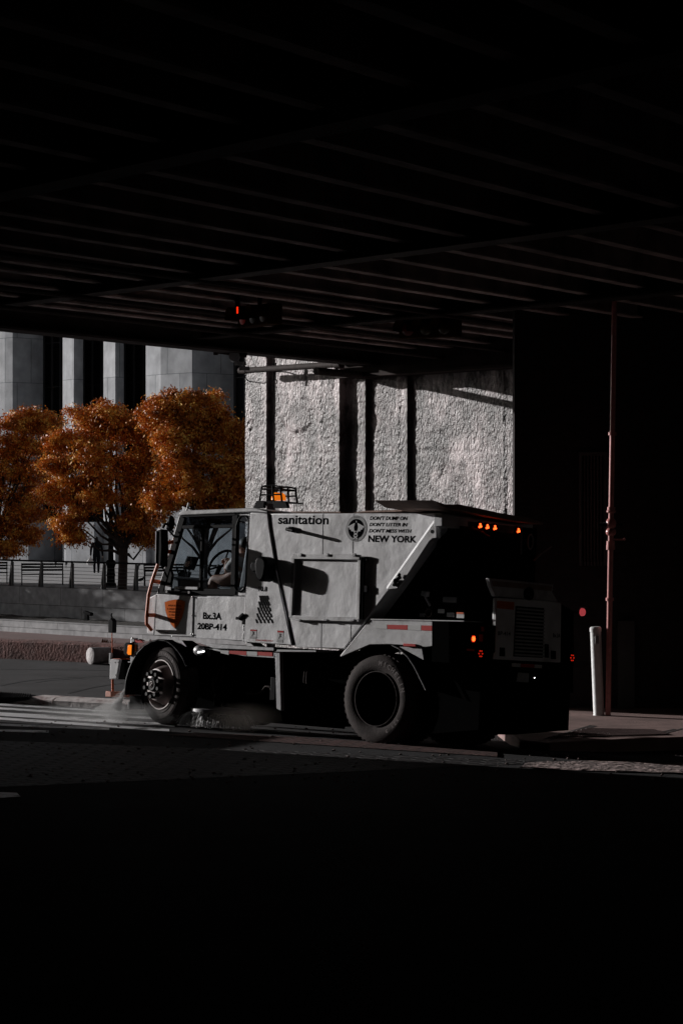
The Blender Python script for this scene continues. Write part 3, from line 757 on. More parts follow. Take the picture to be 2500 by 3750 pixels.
def figure(name, label, loc, rz, J, pm, headpos, facing=0.0, hair=True, legm=None):
    o = thing(name, label, 'person', loc, rz)
    return o
def walker():
    p = onplaza(353, 2100)
    o = thing('person', 'person in dark coat and trousers walking away across the plaza, carrying a bag', 'person', tuple(p), R(4))
    # seen from behind, facing +y
    V = {'pel': (0, 0, .93), 'sp': (0, .0, 1.12), 'ch': (0, .02, 1.34), 'nk': (0, .03, 1.5), 'hd': (0, .06, 1.6), 'ht': (0, .05, 1.74),
         'sl': (-.19, .02, 1.42), 'el': (-.26, -.02, 1.16), 'wl': (-.27, .04, .92), 'hl': (-.27, .06, .84),
         'sr': (.19, .02, 1.42), 'er': (.27, -.04, 1.15), 'wr': (.3, .02, .9), 'hr': (.3, .04, .82),
         'tl': (-.09, 0, .88), 'kl': (-.1, .09, .5), 'al': (-.09, -.08, .1), 'fl': (-.09, .06, .04),
         'tr': (.09, 0, .88), 'kr': (.1, .05, .48), 'ar': (.09, .12, .09), 'fr': (.09, .27, .04)}
    E = [('pel','sp'),('sp','ch'),('ch','nk'),('nk','hd'),('hd','ht'),('ch','sl'),('sl','el'),('el','wl'),('wl','hl'),('ch','sr'),('sr','er'),('er','wr'),('wr','hr'),
         ('pel','tl'),('tl','kl'),('kl','al'),('al','fl'),('pel','tr'),('tr','kr'),('kr','ar'),('ar','fr')]
    rad = {'pel': .17, 'sp': .165, 'ch': .17, 'nk': .07, 'hd': .1, 'ht': .07, 'sl': .085, 'el': .065, 'wl': .05, 'hl': .04, 'sr': .085, 'er': .065, 'wr': .05, 'hr': .04,
           'tl': .11, 'kl': .08, 'al': .055, 'fl': .045, 'tr': .11, 'kr': .08, 'ar': .055, 'fr': .045}
    ks = list(V); skin('body', [V[k] for k in ks], [(ks.index(a), ks.index(b)) for a, b in E], [rad[k] for k in ks], 'darkcloth', o)
    MB().ball((0, .05, 1.68), .105, 14, (.85, .95, 1.05)).build('hair', 'hair', o)
    for s, hx in ((-1, -.27), (1, .3)):
        hb = MB()
        hb.ball((hx, .05, .8), .04, 8, (.6, .9, 1.1))
        for f in range(4): hb.tube([(hx, .02+.02*f, .77), (hx, .02+.02*f, .72), (hx+.01, .03+.02*f, .69)], .009, 5)
        hb.tube([(hx, .08, .81), (hx, .11, .77)], .01, 5)
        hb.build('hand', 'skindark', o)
    # bag hanging from left hand
    q_ = p+Vector((-.29, .03, 0))
    bo = thing('shopping_bag', 'white plastic shopping bag hanging from the walking person\'s left hand', 'bag', tuple(q_))
    b = MB()
    prof = [(.01, .38), (.1, .385), (.15, .45), (.155, .56), (.11, .66), (.05, .72)]
    b.lathe(prof, (0, 0, 0), 'z', 14)
    b.v = [(x*1.15+.02*noise.noise(Vector((x*9, y*9, z*9))), y*.6, z) for x, y, z in b.v]
    b.build('sack', 'bag', bo)
    MB().tube([(-.03, 0, .7), (-.02, 0, .77), (.01, 0, .8), (.03, 0, .77), (.03, 0, .7)], .01, 5).build('handle', 'bag', bo)
walker()
def lamp_post():
    p = onplaza(406, 2152)
    o = thing('lamp_post', 'black cast iron lamp post with thick ribbed base rising behind the railing and tree', 'lamp post', tuple(p))
    b = MB().lathe([(.22, 0), (.22, .15), (.17, .2), (.165, .45), (.19, .5), (.17, .56), (.155, .8), (.2, .95), (.2, 1.05), (.15, 1.12)], n=20); b.build('base', 'iron', o)
    MB().lathe([(.11, 1.1), (.08, 4), (.06, 6.2)], n=14).build('shaft', 'iron', o)
    MB().lathe([(.03, 6.2), (.12, 6.3), (.2, 6.7), (.1, 6.95), (.02, 7.0)], n=14).build('lantern', mat('lantern_glass', (.3, .3, .3), .3), o)
lamp_post()
def pigeon():
    p = onplaza(516, 2134)
    o = thing('pigeon', 'small dark pigeon standing on the plaza behind the railing', 'bird', tuple(p), R(0))
    V = [(0, 0, .13), (.07, 0, .16), (.11, 0, .22), (.12, 0, .27), (.155, 0, .265), (-.08, 0, .11), (-.2, 0, .08)]
    skin('body', V, [(0, 1), (1, 2), (2, 3), (3, 4), (0, 5), (5, 6)], [.07, .055, .035, .032, .01, .05, .022], 'iron', o)
    for s in (-.02, .02): MB().tube([(.0, s, .08), (.01, s, .0), (.04, s, .0)], .006, 5).build('leg', 'skindark', o)
pigeon()
def hose_post():
    x = tpx(318, .7)
    p = WA+nn*.7+w_*x
    o = thing('drain_bracket', 'small dark metal post with a hooded head in the planting bed', 'post', (p.x, p.y, -1.95), WROT)
    MB().box(-.1, .1, -.05, .05, 0, .3).build('post_body', 'iron', o, bevel=.01)
    MB().prism([(-.14, .3), (.3, .2), (.3, .32), (-.14, .4)], -.08, .08, 'y').build('hood', 'iron', o, bevel=.01)
hose_post()
for px, lab in ((86, 'leftmost'), (203, 'second from left'), (242, 'third from left'), (392, 'fourth, left of the trunk'), (508, 'rightmost, beside the cab')):
    pass
# small spotlight fixtures on plaza near building
def spot(px, py, i, lab):
    p = onz(px, py, -.76)
    o = thing('ground_light', lab, 'light', tuple(p), 0, 'small plaza ground lights')
    MB().tube([(0, 0, 0), (0, 0, .16)], .02, 6).build('stem', 'railmetal', o); MB().ball((0, 0, .22), .08, 10).build('head', 'bag' if i == 0 else 'railmetal', o)
spot(203, 2078, 1, 'small round plaza light between the bench and the walking person, the left one')
spot(242, 2079, 1, 'small round plaza light just left of the walking person')
spot(392, 2079, 1, 'small round plaza light just left of the lamp post base')
spot(508, 2084, 1, 'small round plaza light near the pigeon')

# courthouse
def courthouse():
    o = thing('courthouse', 'pale limestone courthouse facade with tall piers and dark window bays', 'building', (0, 0, -.76))
    sc = .574
    BO = Vector((-18.3, 141.0)); w2 = Vector((.72, -.69)).normalized(); n2 = Vector((-w2.y*-1, 0)); n2 = Vector((-.69, -.72)).normalized()
    def V(zx, o_):
        k = (zx*sc-CX)/F; a = BO+n2*o_; t = (k*a.y-a.x)/(w2.x-k*w2.y); p = a+w2*t; return (p.x, p.y)
    W = [[(-3000, 0), (-1500, .2)], [(-1300, .3), (-1200, .9), (-1130, .1)], [(-1000, .3), (-925, .9), (-860, .1)], [(-720, .35), (-640, .9), (-560, .9), (-500, 0)], [(-330, .3), (30, .95), (80, .95), (215, -.55), (275, -1.2)],
         [(400, .3), (470, .8), (530, .1)], [(660, .42), (735, .85), (790, .2)], [(930, .42), (1025, .95), (1225, .95), (1275, .38), (1435, -1.4), (1490, -2.0)],
         [(1640, -.6), (1710, .0), (1790, -.9)], [(2000, .3), (2080, .8), (2200, 0)], [(2400, 0), (3600, .5)]]
    pts = []
    for seg in W:
        pts += [V(seg[0][0], -2.6)] + [V(*q) for q in seg] + [V(seg[-1][0], -2.6)]
    poly = pts + [(pts[-1][0]+60, 150), (pts[-1][0]+60, 230), (pts[0][0], 230)]
    b = MB().prism(poly, -.3, 44, 'z'); b.build('wall', 'courtstone', o, smooth=False)
    ang = math.atan2(w2.y, w2.x)
    for i in range(len(W)-1):
        p = Vector(V(W[i][-1][0], -2.2)); q = Vector(V(W[i+1][0][0], -2.2)); L = (q-p).length
        w = MB().tf(Matrix.Translation((p.x, p.y, 0)) @ Matrix.Rotation(ang, 4, 'Z')).box(-.1, L+1.6, 0, .15, -.2, 25).build('window', 'blackglass', o)
        fr = MB().tf(Matrix.Translation((p.x, p.y, 0)) @ Matrix.Rotation(ang, 4, 'Z'))
        for x in (.16, L*.5, L-.1): fr.box(x-.035, x+.035, -.12, -.003, 0, 25)
        for z in np.arange(2.4, 25, 2.6): fr.box(0, L, -.08, -.004, z, z+.06)
        fr.build('frame', 'railmetal', w)
    # lower storey of plain panels between the piers
    for i in range(len(W)-1):
        if i % 2 == 0: continue
    b = MB()
    for (a_, c) in ((-300, 180), (420, 600), (815, 930), (1150, 1500), (1600, 2300)):
        p = Vector(V(a_, 1.0)); q = Vector(V(c, 1.0)); L = (q-p).length
        b.tf(Matrix.Translation((p.x, p.y, 0)) @ Matrix.Rotation(ang, 4, 'Z')).box(0, L, 0, 3.6, -.2, 2.3)
    b.m = None; b.build('plinth', 'courtstone', o)
courthouse()

def side_block():  # unseen building, added to cut sky light from the left
    o = thing('sky_blocker', 'unseen tall dark brick block added left of the picture to cut sky light', 'building', (-46, 0, 0))
    MB().box(-18, 0, -40, 47, -1, 42).build('wall', 'darkwall', o)
    MB().box(-18.4, .4, -40.4, 47.4, 42.003, 42.8).build('cornice', 'greymetal', o)
    for i in range(14):
        for j in range(5):
            MB().box(.002, .06, -36+i*6, -34.4+i*6, 3+j*7.5, 5.2+j*7.5).build('window', 'blackglass', o)
side_block()

# ------------------------------------------------------------------ trees
def tree(name, label, px, py_base, Y, zb, blobs, seed, trunk_r=.16, fork=3.0, nleaf=150, sub=12):
    r = np.random.default_rng(seed)
    base = at(px, py_base, Y); base.z = zb
    o = thing(name, label, 'tree', tuple(base), 0, 'autumn trees before the courthouse')
    s = 1.5944
    C = []; S_ = []
    for (bx, by, br, dy) in blobs:
        p = at(bx*s, by*s, Y+dy)-base; C.append((p, br*s/F*Y*.84)); S_.append((p, br*s/F*Y))
    tb = MB()
    fk = Vector((.02, 0, fork))
    tb.tube([(0, 0, -.1), (0, 0, .1), (-.02, 0, fork*.5), fk], [trunk_r*1.5, trunk_r*1.12, trunk_r, trunk_r*.95], 10)
    for (p, br) in C:
        a = fk - Vector((0, 0, r.uniform(0, .5))); mid = a.lerp(p, .45)+Vector((r.normal(0, .2), r.normal(0, .2), -.25+r.normal(0, .15)))
        e = p+Vector((0, 0, -br*.2))
        pts = [a, a.lerp(mid, .5)+Vector((0, 0, .12)), mid, mid.lerp(e, .5)+Vector((r.normal(0, .08), 0, .1)), e]
        rr = trunk_r*.42; tb.tube(pts, [rr, rr*.8, rr*.55, rr*.35, rr*.15], 6)
        for _ in range(7):
            t = r.uniform(.3, 1); q_ = mid.lerp(e, t); d = Vector(r.normal(0, 1, 3)); d.normalize()
            f_ = q_+d*br*r.uniform(.5, 1.0); tb.tube([q_, q_.lerp(f_, .5)+Vector((0, 0, .05)), f_], [.02, .013, .005], 4)
    tb.build('trunk', 'bark', o)
    vs = []
    sat = []
    for (p, br) in S_:
        for _ in range(3):
            d = Vector(r.normal(0, 1, 3)); d.normalize(); sat.append((p+d*br*1.0, br*.34))
    for (p, br) in C+sat:
        for _ in range(sub if (p, br) in C else 3):
            d = r.normal(0, 1, 3); d /= np.linalg.norm(d); rad = br*(r.uniform(.3, 1.0)**.6)*r.choice([1, 1, 1, 1.22])
            c = np.array(p)+d*rad*np.array([1, 1, .85]); cr = r.uniform(.16, .27)
            n = nleaf
            # layered sprays: flattened cluster drooping
            q_ = r.normal(0, 1, (n, 3))*np.array([1., 1., .5])*cr + c
            q_[:, 2] -= .25*np.abs(np.linalg.norm(q_[:, :2]-c[:2], axis=1))
            L = r.uniform(.08, .17, n)[:, None]; dr = r.normal(0, 1, (n, 3)); dr[:, 2] = -np.abs(dr[:, 2])*1.0-.3; dr /= np.linalg.norm(dr, axis=1)[:, None]
            sd = np.cross(dr, r.normal(0, 1, (n, 3))); sd /= np.linalg.norm(sd, axis=1)[:, None]
            a = q_; b_ = q_+dr*L*.5+sd*L*.22; c_ = q_+dr*L; d_ = q_+dr*L*.5-sd*L*.22
            vs.append(np.stack([a, b_, c_, d_], 1).reshape(-1, 3))
    vs = np.concatenate(vs); nf = len(vs)//4
    me = bpy.data.meshes.new('crown'); me.vertices.add(len(vs)); me.vertices.foreach_set('co', vs.ravel())
    me.loops.add(len(vs)); me.loops.foreach_set('vertex_index', np.arange(len(vs), dtype=np.int32))
    me.polygons.add(nf); me.polygons.foreach_set('loop_start', np.arange(0, len(vs), 4, dtype=np.int32))
    me.update(calc_edges=True); me.validate()
    me.materials.append(M['leaf']); c = bpy.data.objects.new('crown', me); col.objects.link(c); c.parent = o
    return o
tree('autumn_tree', 'broad orange leaved tree with bare dark trunk rising from the planting bed', 450, 2273, 95, -2.0,
     [(238, 945, 42, 0), (200, 955, 32, .4), (265, 955, 38, -.5), (170, 1010, 45, 0), (215, 1010, 50, -.8), (285, 1000, 50, .6), (140, 1055, 30, -.3), (160, 1090, 44, .2), (220, 1080, 50, -1.0), (290, 1080, 48, .2),
      (340, 1045, 45, .8), (135, 1130, 30, .3), (175, 1150, 38, -.4), (236, 1135, 34, -.9), (320, 1140, 36, .5), (152, 1195, 28, -.2), (165, 1228, 15, 0), (300, 1195, 18, 0), (330, 985, 34, .5), (340, 1230, 18, .5), (130,1010,20,0), (350, 1090, 45, .4), (330, 1185, 34, .4), (345, 1010, 40, .3), (365,1130,40,.6)],
     11, trunk_r=.19, fork=2.9)
tree('autumn_tree', 'orange tree crown standing between the courthouse and the whitewashed pier', 745, 2275, 91.5, -2.0,
     [(380, 925, 30, 0), (430, 925, 34, -.3), (470, 920, 34, 0), (500, 945, 30, .3), (400, 965, 42, -.4), (455, 970, 46, 0), (515, 985, 26, .4), (545, 985, 26, 0), (400, 1030, 45, -.3), (460, 1035, 48, 0),
      (520, 1040, 40, 0), (560, 1040, 40, .6), (430, 1095, 40, -.5), (490, 1100, 45, 0), (545, 1110, 40, 0), (480, 1145, 30, 0), (590, 1100, 40, .5), (590, 1020, 40, .9), (410, 1140, 26, .4), (375, 985, 40, .2), (385, 1080, 44, .3), (375, 1150, 38, .3), (350,960,26,.4)],
     23, trunk_r=.17, fork=2.7)
tree('autumn_tree', 'darker orange tree at the left picture edge, shaded in its lower half', -25, 2262, 101, -2.0,
     [(45, 960, 28, 0), (20, 990, 40, -.3), (80, 970, 26, .2), (110, 965, 24, 0), (60, 1020, 45, .3), (110, 1010, 32, 0), (10, 1060, 45, 0), (65, 1085, 45, .5), (-30, 1000, 45, 0), (20, 1130, 46, .4), (70, 1150, 40, .8), (20, 1200, 46, .4),
      (60, 1215, 32, .8), (-30, 1110, 50, 0), (-40, 1200, 45, 0), (20, 1250, 26, .5), (-60, 1060, 50, 0)],
     31, trunk_r=.2, fork=3.0)
# trees out of frame to the left keep the plaza in shade as in the photo
def street_tree(t, off, seed, lab):
    p = WA+nn*off+w_*t; px = CX+F*p.x/p.y; py = HY+(CZ+2.45)*F/p.y; k = F/p.y/1.5944
    bl = []
    rr = random.Random(seed)
    for i in range(9):
        a = rr.uniform(0, 6.28); q = rr.uniform(.2, 2.4); bl.append(((px/1.5944)+math.cos(a)*q*k, HY/1.5944-(rr.uniform(-.4, 3.6))*k, 1.15*k, math.sin(a)*q))
    tree('autumn_tree', lab, px, py, p.y, -2.45, bl, seed, trunk_r=.18, fork=2.6, nleaf=70, sub=14)
def shade_tree():  # unseen tree added sunward to shade the left-edge tree
    X, Y = -21.6, 104.9; px = CX+F*X/Y; k = F/Y/1.5944
    rr = random.Random(5); bl = []
    for i in range(26):
        a = rr.uniform(0, 6.28); q = rr.uniform(.2, 2.1); bl.append((px/1.5944+math.cos(a)*q*k, HY/1.5944-rr.uniform(-2.4, 2.5)*k, 1.3*k, math.sin(a)*q))
    tree('autumn_tree', 'unseen autumn tree added beyond the left picture edge to shade the left tree', px, 2100, Y, -.76, bl, 51, trunk_r=.16, fork=2.2, nleaf=110, sub=20)
shade_tree()
street_tree(tpx(0)-5.5, 2.6, 41, 'autumn street tree on the sidewalk just outside the left picture edge')
street_tree(tpx(0)-13.5, 4.0, 43, 'autumn street tree farther along the sidewalk left of the picture')
#TRUCK
# ------------------------------------------------------------------ street sweeper truck
TM = Matrix.Translation((.39, 27.7, 0)) @ Matrix.Rotation(R(-41.35), 4, 'Z') @ Matrix.Rotation(R(-4.3), 4, 'X')
TI = TM.inverted(); TC = TI @ CAM; T3 = TI.to_3x3()
def SY(px, py, v=0.0):
    d = T3 @ ray(px, py); t = (v-TC.y)/d.y; p = TC+d*t; return (p.x, p.z)
def SX(px, py, s):
    d = T3 @ ray(px, py); t = (s-TC.x)/d.x; p = TC+d*t; return (p.y, p.z)
def a1(x, y, v=0.0): return SY(400+.5102*x, 1800+.5102*y, v)
def a2(x, y, v=0.0): return SY(1100+.404*x, 1800+.404*y, v)
def a3(x, y, s=1.45): return SX(1600+.5102*x, 1800+.5102*y, s)
def a4(x, y, v=0.0): return SY(560+x*.2551, 1800+y*.2551, v)
def a5(x, y, v=0.0): return SY(380+x*.24235, 2240+y*.24235, v)
def a6(x, y, v=0.0): return SY(560+x*.3444, 2150+y*.3444, v)
W = 1.9

def txt(body, name, m, parent, x0, x1, z0, z1, y=-.004, shear=0.0, bold=0.0, ang=0.0, plane='y'):
    c = bpy.data.curves.new(name, 'FONT'); c.body = body; c.shear = shear; c.offset = bold; c.resolution_u = 3; c.extrude = .0
    t = bpy.data.objects.new(name, c); col.objects.link(t); bpy.context.view_layer.update(); me = bpy.data.meshes.new_from_object(t.evaluated_get(bpy.context.evaluated_depsgraph_get())); bpy.data.objects.remove(t)
    xs = [v.co.x for v in me.vertices]; ys = [v.co.y for v in me.vertices]
    ax, bx, ay, by = min(xs), max(xs), min(ys), max(ys)
    for v in me.vertices:
        u = x0+(v.co.x-ax)/(bx-ax)*(x1-x0); w = z0+(v.co.y-ay)/(by-ay)*(z1-z0)+(u-x0)*math.tan(ang)
        v.co = (u, y, w) if plane == 'y' else (y, u, w)
    o = bpy.data.objects.new(name, me); col.objects.link(o); me.materials.clear(); me.materials.append(M[m]); o.parent = parent
    return o

M['chev'] = mat('dull_white_stripe', (.2, .2, .2), .7)
def sweeper():
    o = thing('street_sweeper', 'white and grey street sweeper truck with orange shield on its door, spraying water', 'truck')
    o.matrix_world = TM
    o.location = TM.to_translation(); o.rotation_euler = TM.to_euler()
    B = lambda: MB()
    # ---- cab lower body
    cab = [a1(262, 1020), a1(265, 795), a1(285, 757), a1(340, 728), a1(1003, 745), a1(978, 1078), a1(600, 1045), a1(330, 1032)]
    body = B().prism(cab, .012, W, 'y').build('cab_body', 'white', o, bevel=.02)
    n = B().prism([a1(240, 1023), a1(244, 800), a1(278, 757), a1(310, 745), a1(302, 1032)], .10, W-.1, 'y').build('nose_panel', 'white', o, bevel=.03)
    d1 = B().prism([a1(346, 736), a1(604, 752), a1(596, 1043), a1(328, 1030)], -.006, .011, 'y').build('front_panel', 'white', o, bevel=.005)
    d2 = B().prism([a1(632, 757), a1(990, 752), a1(968, 1074), a1(622, 1050)], -.008, .011, 'y').build('door', 'white', o, bevel=.006)
    B().prism([a1(606, 752), a1(630, 756), a1(620, 1050), a1(598, 1044)], .002, .0115, 'y').build('door_gap', 'greymetal', o)
    B().bar(a1(336, 740), a1(316, 1032), .012, -.002, .0115).build('panel_seam', 'greymetal', o)
    # bolts
    for (x, y) in ((597, 888), (590, 1026), (606, 1026), (457, 1041), (600, 757), (1012, 1000)):
        p = a1(x, y); B().ball((p[0], -.01, p[1]), .010, 8, (1, .6, 1)).build('bolt', 'chrome', o)
    # door handle
    h = a1(945, 912); k = a1(978, 880); e = a1(975, 955)
    B().box(h[0]-.045, h[0]+.04, -.05, -.009, h[1]-.018, h[1]+.018).bar(h, k, .03, -.055, -.03).box(k[0]-.02, k[0]+.02, -.04, -.009, e[1], k[1]).build('handle', 'black', d2, bevel=.004)
    for (x, y0, y1) in ((972, 960, 1000), (970, 1020, 1060)):
        p, q = a1(x, y0), a1(x-3, y1); B().tube([(p[0], -.012, p[1]), (q[0], -.012, q[1])], .014, 8).build('hinge', 'white_dirty', d2)
    # ---- glasshouse
    fr = B()
    fr.bar(a1(352, 735), a1(512, 175), .055, .0, .07); fr.bar(a1(338, 733), a1(500, 178), .03, .02, .1)
    fr.bar(a1(505, 168), a1(1030, 148), .045, .0, .07); fr.bar(a1(1012, 150), a1(988, 750), .05, .0, .07)
    fr.prism([a1(885, 700), a1(1000, 715), a1(995, 752), a1(885, 748)], 0, .07, 'y')
    fr.prism([a1(905, 158), a1(1020, 150), a1(1015, 185), a1(905, 185)], 0, .07, 'y')
    fr.build('cab_frame', 'white', o, bevel=.008)
    for s, (v0, v1) in enumerate(((-.012, .04), (W-.06, W-.01))):
        bk = B(); dv = 0 if s == 0 else 0
        bk.bar(a1(375, 715), a1(530, 185), .075 if s == 0 else .045, v0, v1)
        bk.bar(a1(515, 176), a1(908, 164), .03, v0, v1)
        bk.bar(a1(525, 256), a1(900, 248), .04, v0+.001, v1-.001)
        bk.bar(a1(906, 165), a1(890, 745), .085 if s == 0 else .04, v0+.002, v1-.002)
        bk.bar(a1(350, 715), a1(890, 722), .075 if s == 0 else .04, v0+.003, v1-.003)
        bk.bar(a1(668, 262), a1(650, 710), .026, v0+.004, v1-.004)
        if s == 0: bk.prism([a1(365, 720), a1(375, 640), a1(440, 560), a1(452, 600), a1(432, 720)], v0+.005, v1-.005, 'y')
        else: bk.prism([a1(910, 160), a1(1020, 150), a1(985, 750), a1(890, 745)], v0+.005, v1-.005, 'y')
        bk.build('window_frame', 'black', o, bevel=.003)
        g = B().prism([a1(432, 702), a1(535, 258), a1(895, 248), a1(885, 710)], v0+.012, v0+.018, 'y').build('side_window', 'glass', o)
        g = B().prism([a1(525, 250), a1(530, 180), a1(900, 168), a1(900, 245)], v0+.012, v0+.018, 'y').build('upper_window', 'darkglass', o)
    B().prism([a1(928, 190), a1(998, 190), a1(975, 715), a1(912, 715)], .02, .026, 'y').build('rear_quarter_window', 'glass', o)
    # rounded trim round the quarter window
    P = [a4(1240, 390), a4(1275, 355), a4(1340, 355), a4(1375, 390), a4(1385, 450), a4(1345, 1280), a4(1325, 1380), a4(1280, 1432), a4(1215, 1430), a4(1185, 1380), a4(1205, 500), a4(1240, 390)]
    B().tube([(x, -.004, z) for x, z in P], .016, 6).build('window_seal', 'black', o)
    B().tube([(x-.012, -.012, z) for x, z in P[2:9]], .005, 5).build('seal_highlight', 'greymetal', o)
    B().prism([a1(505, 178), a1(512, 180), a1(352, 735), a1(342, 730)], .12, W-.1, 'y').build('windscreen', 'glass', o)
    # sills and latches at the window foot
    p, q = a1(372, 722), a1(640, 700)
    B().box(a1(480, 690)[0], a1(645, 690)[0], -.03, -.013, a1(560, 702)[1], a1(560, 684)[1]).build('window_track', 'greymetal', o)
    p = a1(430, 690); B().box(p[0]-.05, p[0]+.05, -.02, -.013, p[1]-.03, p[1]+.03).build('latch_plate', 'greymetal', o)
    p, q = a4(230, 1440), a4(550, 1452)
    B().tube([(p[0], -.03, p[1]), (q[0], -.03, q[1])], .012, 6).build('wiper_arm', 'black', o)
    for pp in (p, q): B().box(pp[0]-.015, pp[0]+.015, -.045, -.013, pp[1]-.015, pp[1]+.015).build('wiper_clip', 'chrome', o)
    # roof
    rf = B().prism([a1(508, 170), a1(515, 148), a1(540, 138), a1(1045, 118), a1(1150, 140), a1(1148, 158), a1(1040, 148)], -.03, W+.02, 'y').build('roof', 'white_dirty', o, bevel=.012)
    B().prism([a4(378, 335), a4(380, 205), a4(520, 265), a4(560, 292), a4(430, 330)], .05, .09, 'y').build('sun_visor', 'greymetal', o, bevel=.005)
    p = a4(540, 225, .05); B().tube([(p[0]-.02, .0, p[1]-.06), (p[0]+.015, .0, p[1]+.05)], .012, 6).build('marker_aerial', 'chrome', o)
    # ---- cab rear column
    colm = [a1(1022, 150), a1(1046, 120), a1(1152, 150), a1(1162, 250), a1(1212, 560), a1(1330, 1112), a1(975, 1080), a1(992, 745)]
    cc = B().prism([a1(1024, 152), a1(1150, 156), a1(1160, 250), a1(1210, 565), a1(1326, 1108), a1(978, 1080), a1(994, 745)], -.035, W, 'y').build('cab_rear_panel', 'white', o, bevel=.012)
    # rear body / hopper
    tl = a1(1153, 159); hop = [tl, a1(1164, 260), a1(1217, 565), a1(1340, 1118), a2(405, 1432), a2(812, 892), a2(1262, 262), a2(1268, 196)]
    hp = B().prism(hop, -.02, W-.15, 'y').build('hopper', 'white', o, bevel=.012)
    hp_in = B().prism([a1(1150, 170), a1(1200, 170), a1(1360, 1100), a1(1318, 1100), a1(1205, 560)], -.012, W-.3, 'y').build('hopper_seam', 'black', o)
    # creased sheet joints
    for (x0, y0, x1_, y1_) in ((490, 200, 460, 1425), (212, 190, 195, 1430)):
        p, q = a2(x0, y0), a2(x1_, y1_); B().bar(p, q, .006, -.0225, -.021).build('sheet_joint', 'white_dirty', hp)
    # brown grimed lips on top
    B().prism([a2(450, 188), a2(560, 172), a2(945, 158), a2(960, 166), a2(850, 180), a2(560, 188)], .05, .6, 'y').build('top_lid', 'tan', hp, bevel=.004)
    B().prism([a2(-100, 188), a2(345, 190), a2(345, 180), a2(-100, 178)], .03, W-.3, 'y').build('top_lip', 'tan', hp)
    # inspection hatch
    A_, Bq, Cq, Dq = a2(-35, 590), a2(572, 600), a2(558, 1165), a2(-60, 1145)
    ht = B().prism([A_, Bq, Cq, Dq], -.038, -.0205, 'y').build('inspection_hatch', 'white', hp, bevel=.004)
    f = B(); f.bar(A_, Bq, .06, -.075, -.039); f.bar((Bq[0]-.01, Bq[1]), (Cq[0]-.01, Cq[1]), .045, -.068, -.0388); f.bar(Dq, Cq, .05, -.065, -.0386); f.bar(A_, Dq, .045, -.067, -.0384); f.build('hatch_frame', 'white_dirty', ht, bevel=.004)
    p, q = a2(590, 602), a2(577, 1160); B().bar(p, q, .03, -.06, -.021).build('hatch_seal', 'black', ht)
    for x in (38, 280, 525):
        p = a2(x, 580); B().box(p[0]-.025, p[0]+.025, -.09, -.06, p[1]-.012, p[1]+.02).build('hatch_hinge', 'white_dirty', ht, bevel=.003)
        p = a2(x-20, 1160); B().box(p[0]-.04, p[0]+.03, -.075, -.04, p[1]-.02, p[1]).build('hatch_catch', 'greymetal', ht, bevel=.003)
    for y in (615, 870, 900):
        p = a2(612, y); B().box(p[0]-.03, p[0]+.03, -.055, -.021, p[1]-.02, p[1]+.02).build('hatch_latch', 'black', ht, bevel=.003)
    # small black rod
    p = a1(1318, 272); q = a1(1378, 282)
    B().tube([(p[0], -.02, p[1]), (p[0]+.02, -.13, p[1]-.005), (q[0]+.01, -.15, q[1]-.01)], .022, 8).box(p[0]-.03, p[0]+.03, -.05, -.0205, p[1]-.03, p[1]+.03).build('hopper_peg', 'black', hp, bevel=.004)
    # rear edge beam along the sloped hopper rear
    bm_ = B().prism([a2(1257, 262), a2(1262, 425), a2(1225, 430), a2(1195, 455), a2(965, 810), a2(905, 882), a2(810, 892)], -.06, .02, 'y').build('edge_beam', 'white_dirty', hp, bevel=.006)
    def ramp(p, q, w, y0, y1, name, m_, par):
        p = Vector(p); q = Vector(q); d = (q-p).normalized(); n = Vector((-d.y, d.x))
        if n.x > 0: n = -n
        L_ = [(p.x+n.x*w, y0, p.y+n.y*w), (p.x, y1, p.y), (p.x, y0+.004, p.y), (q.x+n.x*w, y0, q.y+n.y*w), (q.x, y1, q.y), (q.x, y0+.004, q.y)]
        b_ = B(); b_._add(L_, [(0, 1, 2), (5, 4, 3), (0, 3, 4, 1), (1, 4, 5, 2), (2, 5, 3, 0)]); return b_.build(name, m_, par)
    ramp(a2(1256, 264), a2(812, 892), .05, -.021, -.0605, 'beam_lip', 'white', hp)
    ramp(a1(1022, 152), a1(994, 745), .035, .0, -.0355, 'panel_edge', 'white', o)
    ramp(a1(994, 745), a1(977, 1080), .03, -.0085, -.0355, 'panel_edge', 'white', o)
    ramp(a1(512, 172), a1(350, 732), .035, .04, -.013, 'pillar_edge', 'white', o)
    ramp(a2(655, 1155), a2(377, 1500), .03, .0, -.031, 'fender_edge_lip', 'white', o)
    ramp(a1(346, 738), a1(329, 1030), .02, .008, -.007, 'panel_edge', 'white', o)
    ramp(a1(634, 758), a1(624, 1050), .018, .008, -.009, 'panel_edge', 'white', o)
    p = a2(1222, 366); B().lathe([(0, -.002), (.022, -.002), (.022, .0), (0, .0)], (p[0], -.061, p[1]), 'y', 14).build('bolt_hole', 'black', bm_)
    p = a2(925, 800); lk = B().tube([(p[0]-.07, -.07, p[1]-.07), (p[0], -.1, p[1]), (p[0]+.04, -.08, p[1]+.03)], .02, 6); lk.ball((p[0]-.03, -.09, p[1]-.02), .03); lk.ball((p[0]+.02, -.09, p[1]+.05), .022); lk.build('link_shackle', 'iron', bm_)
    # ---- black intake mirror pod
    c = a1(1138, 560); q = B()
    # outline extruded with depth
    out = [a1(1052+(x-1070)*.62, y, -.2) for x, y in ((1085, 480), (1110, 464), (1175, 468), (1203, 495), (1208, 540), (1190, 605), (1165, 645), (1120, 648), (1095, 625), (1075, 580), (1070, 520))]
    B().prism(out, -.235, -.036, 'y').build('side_pod', 'black', o, bevel=.03)
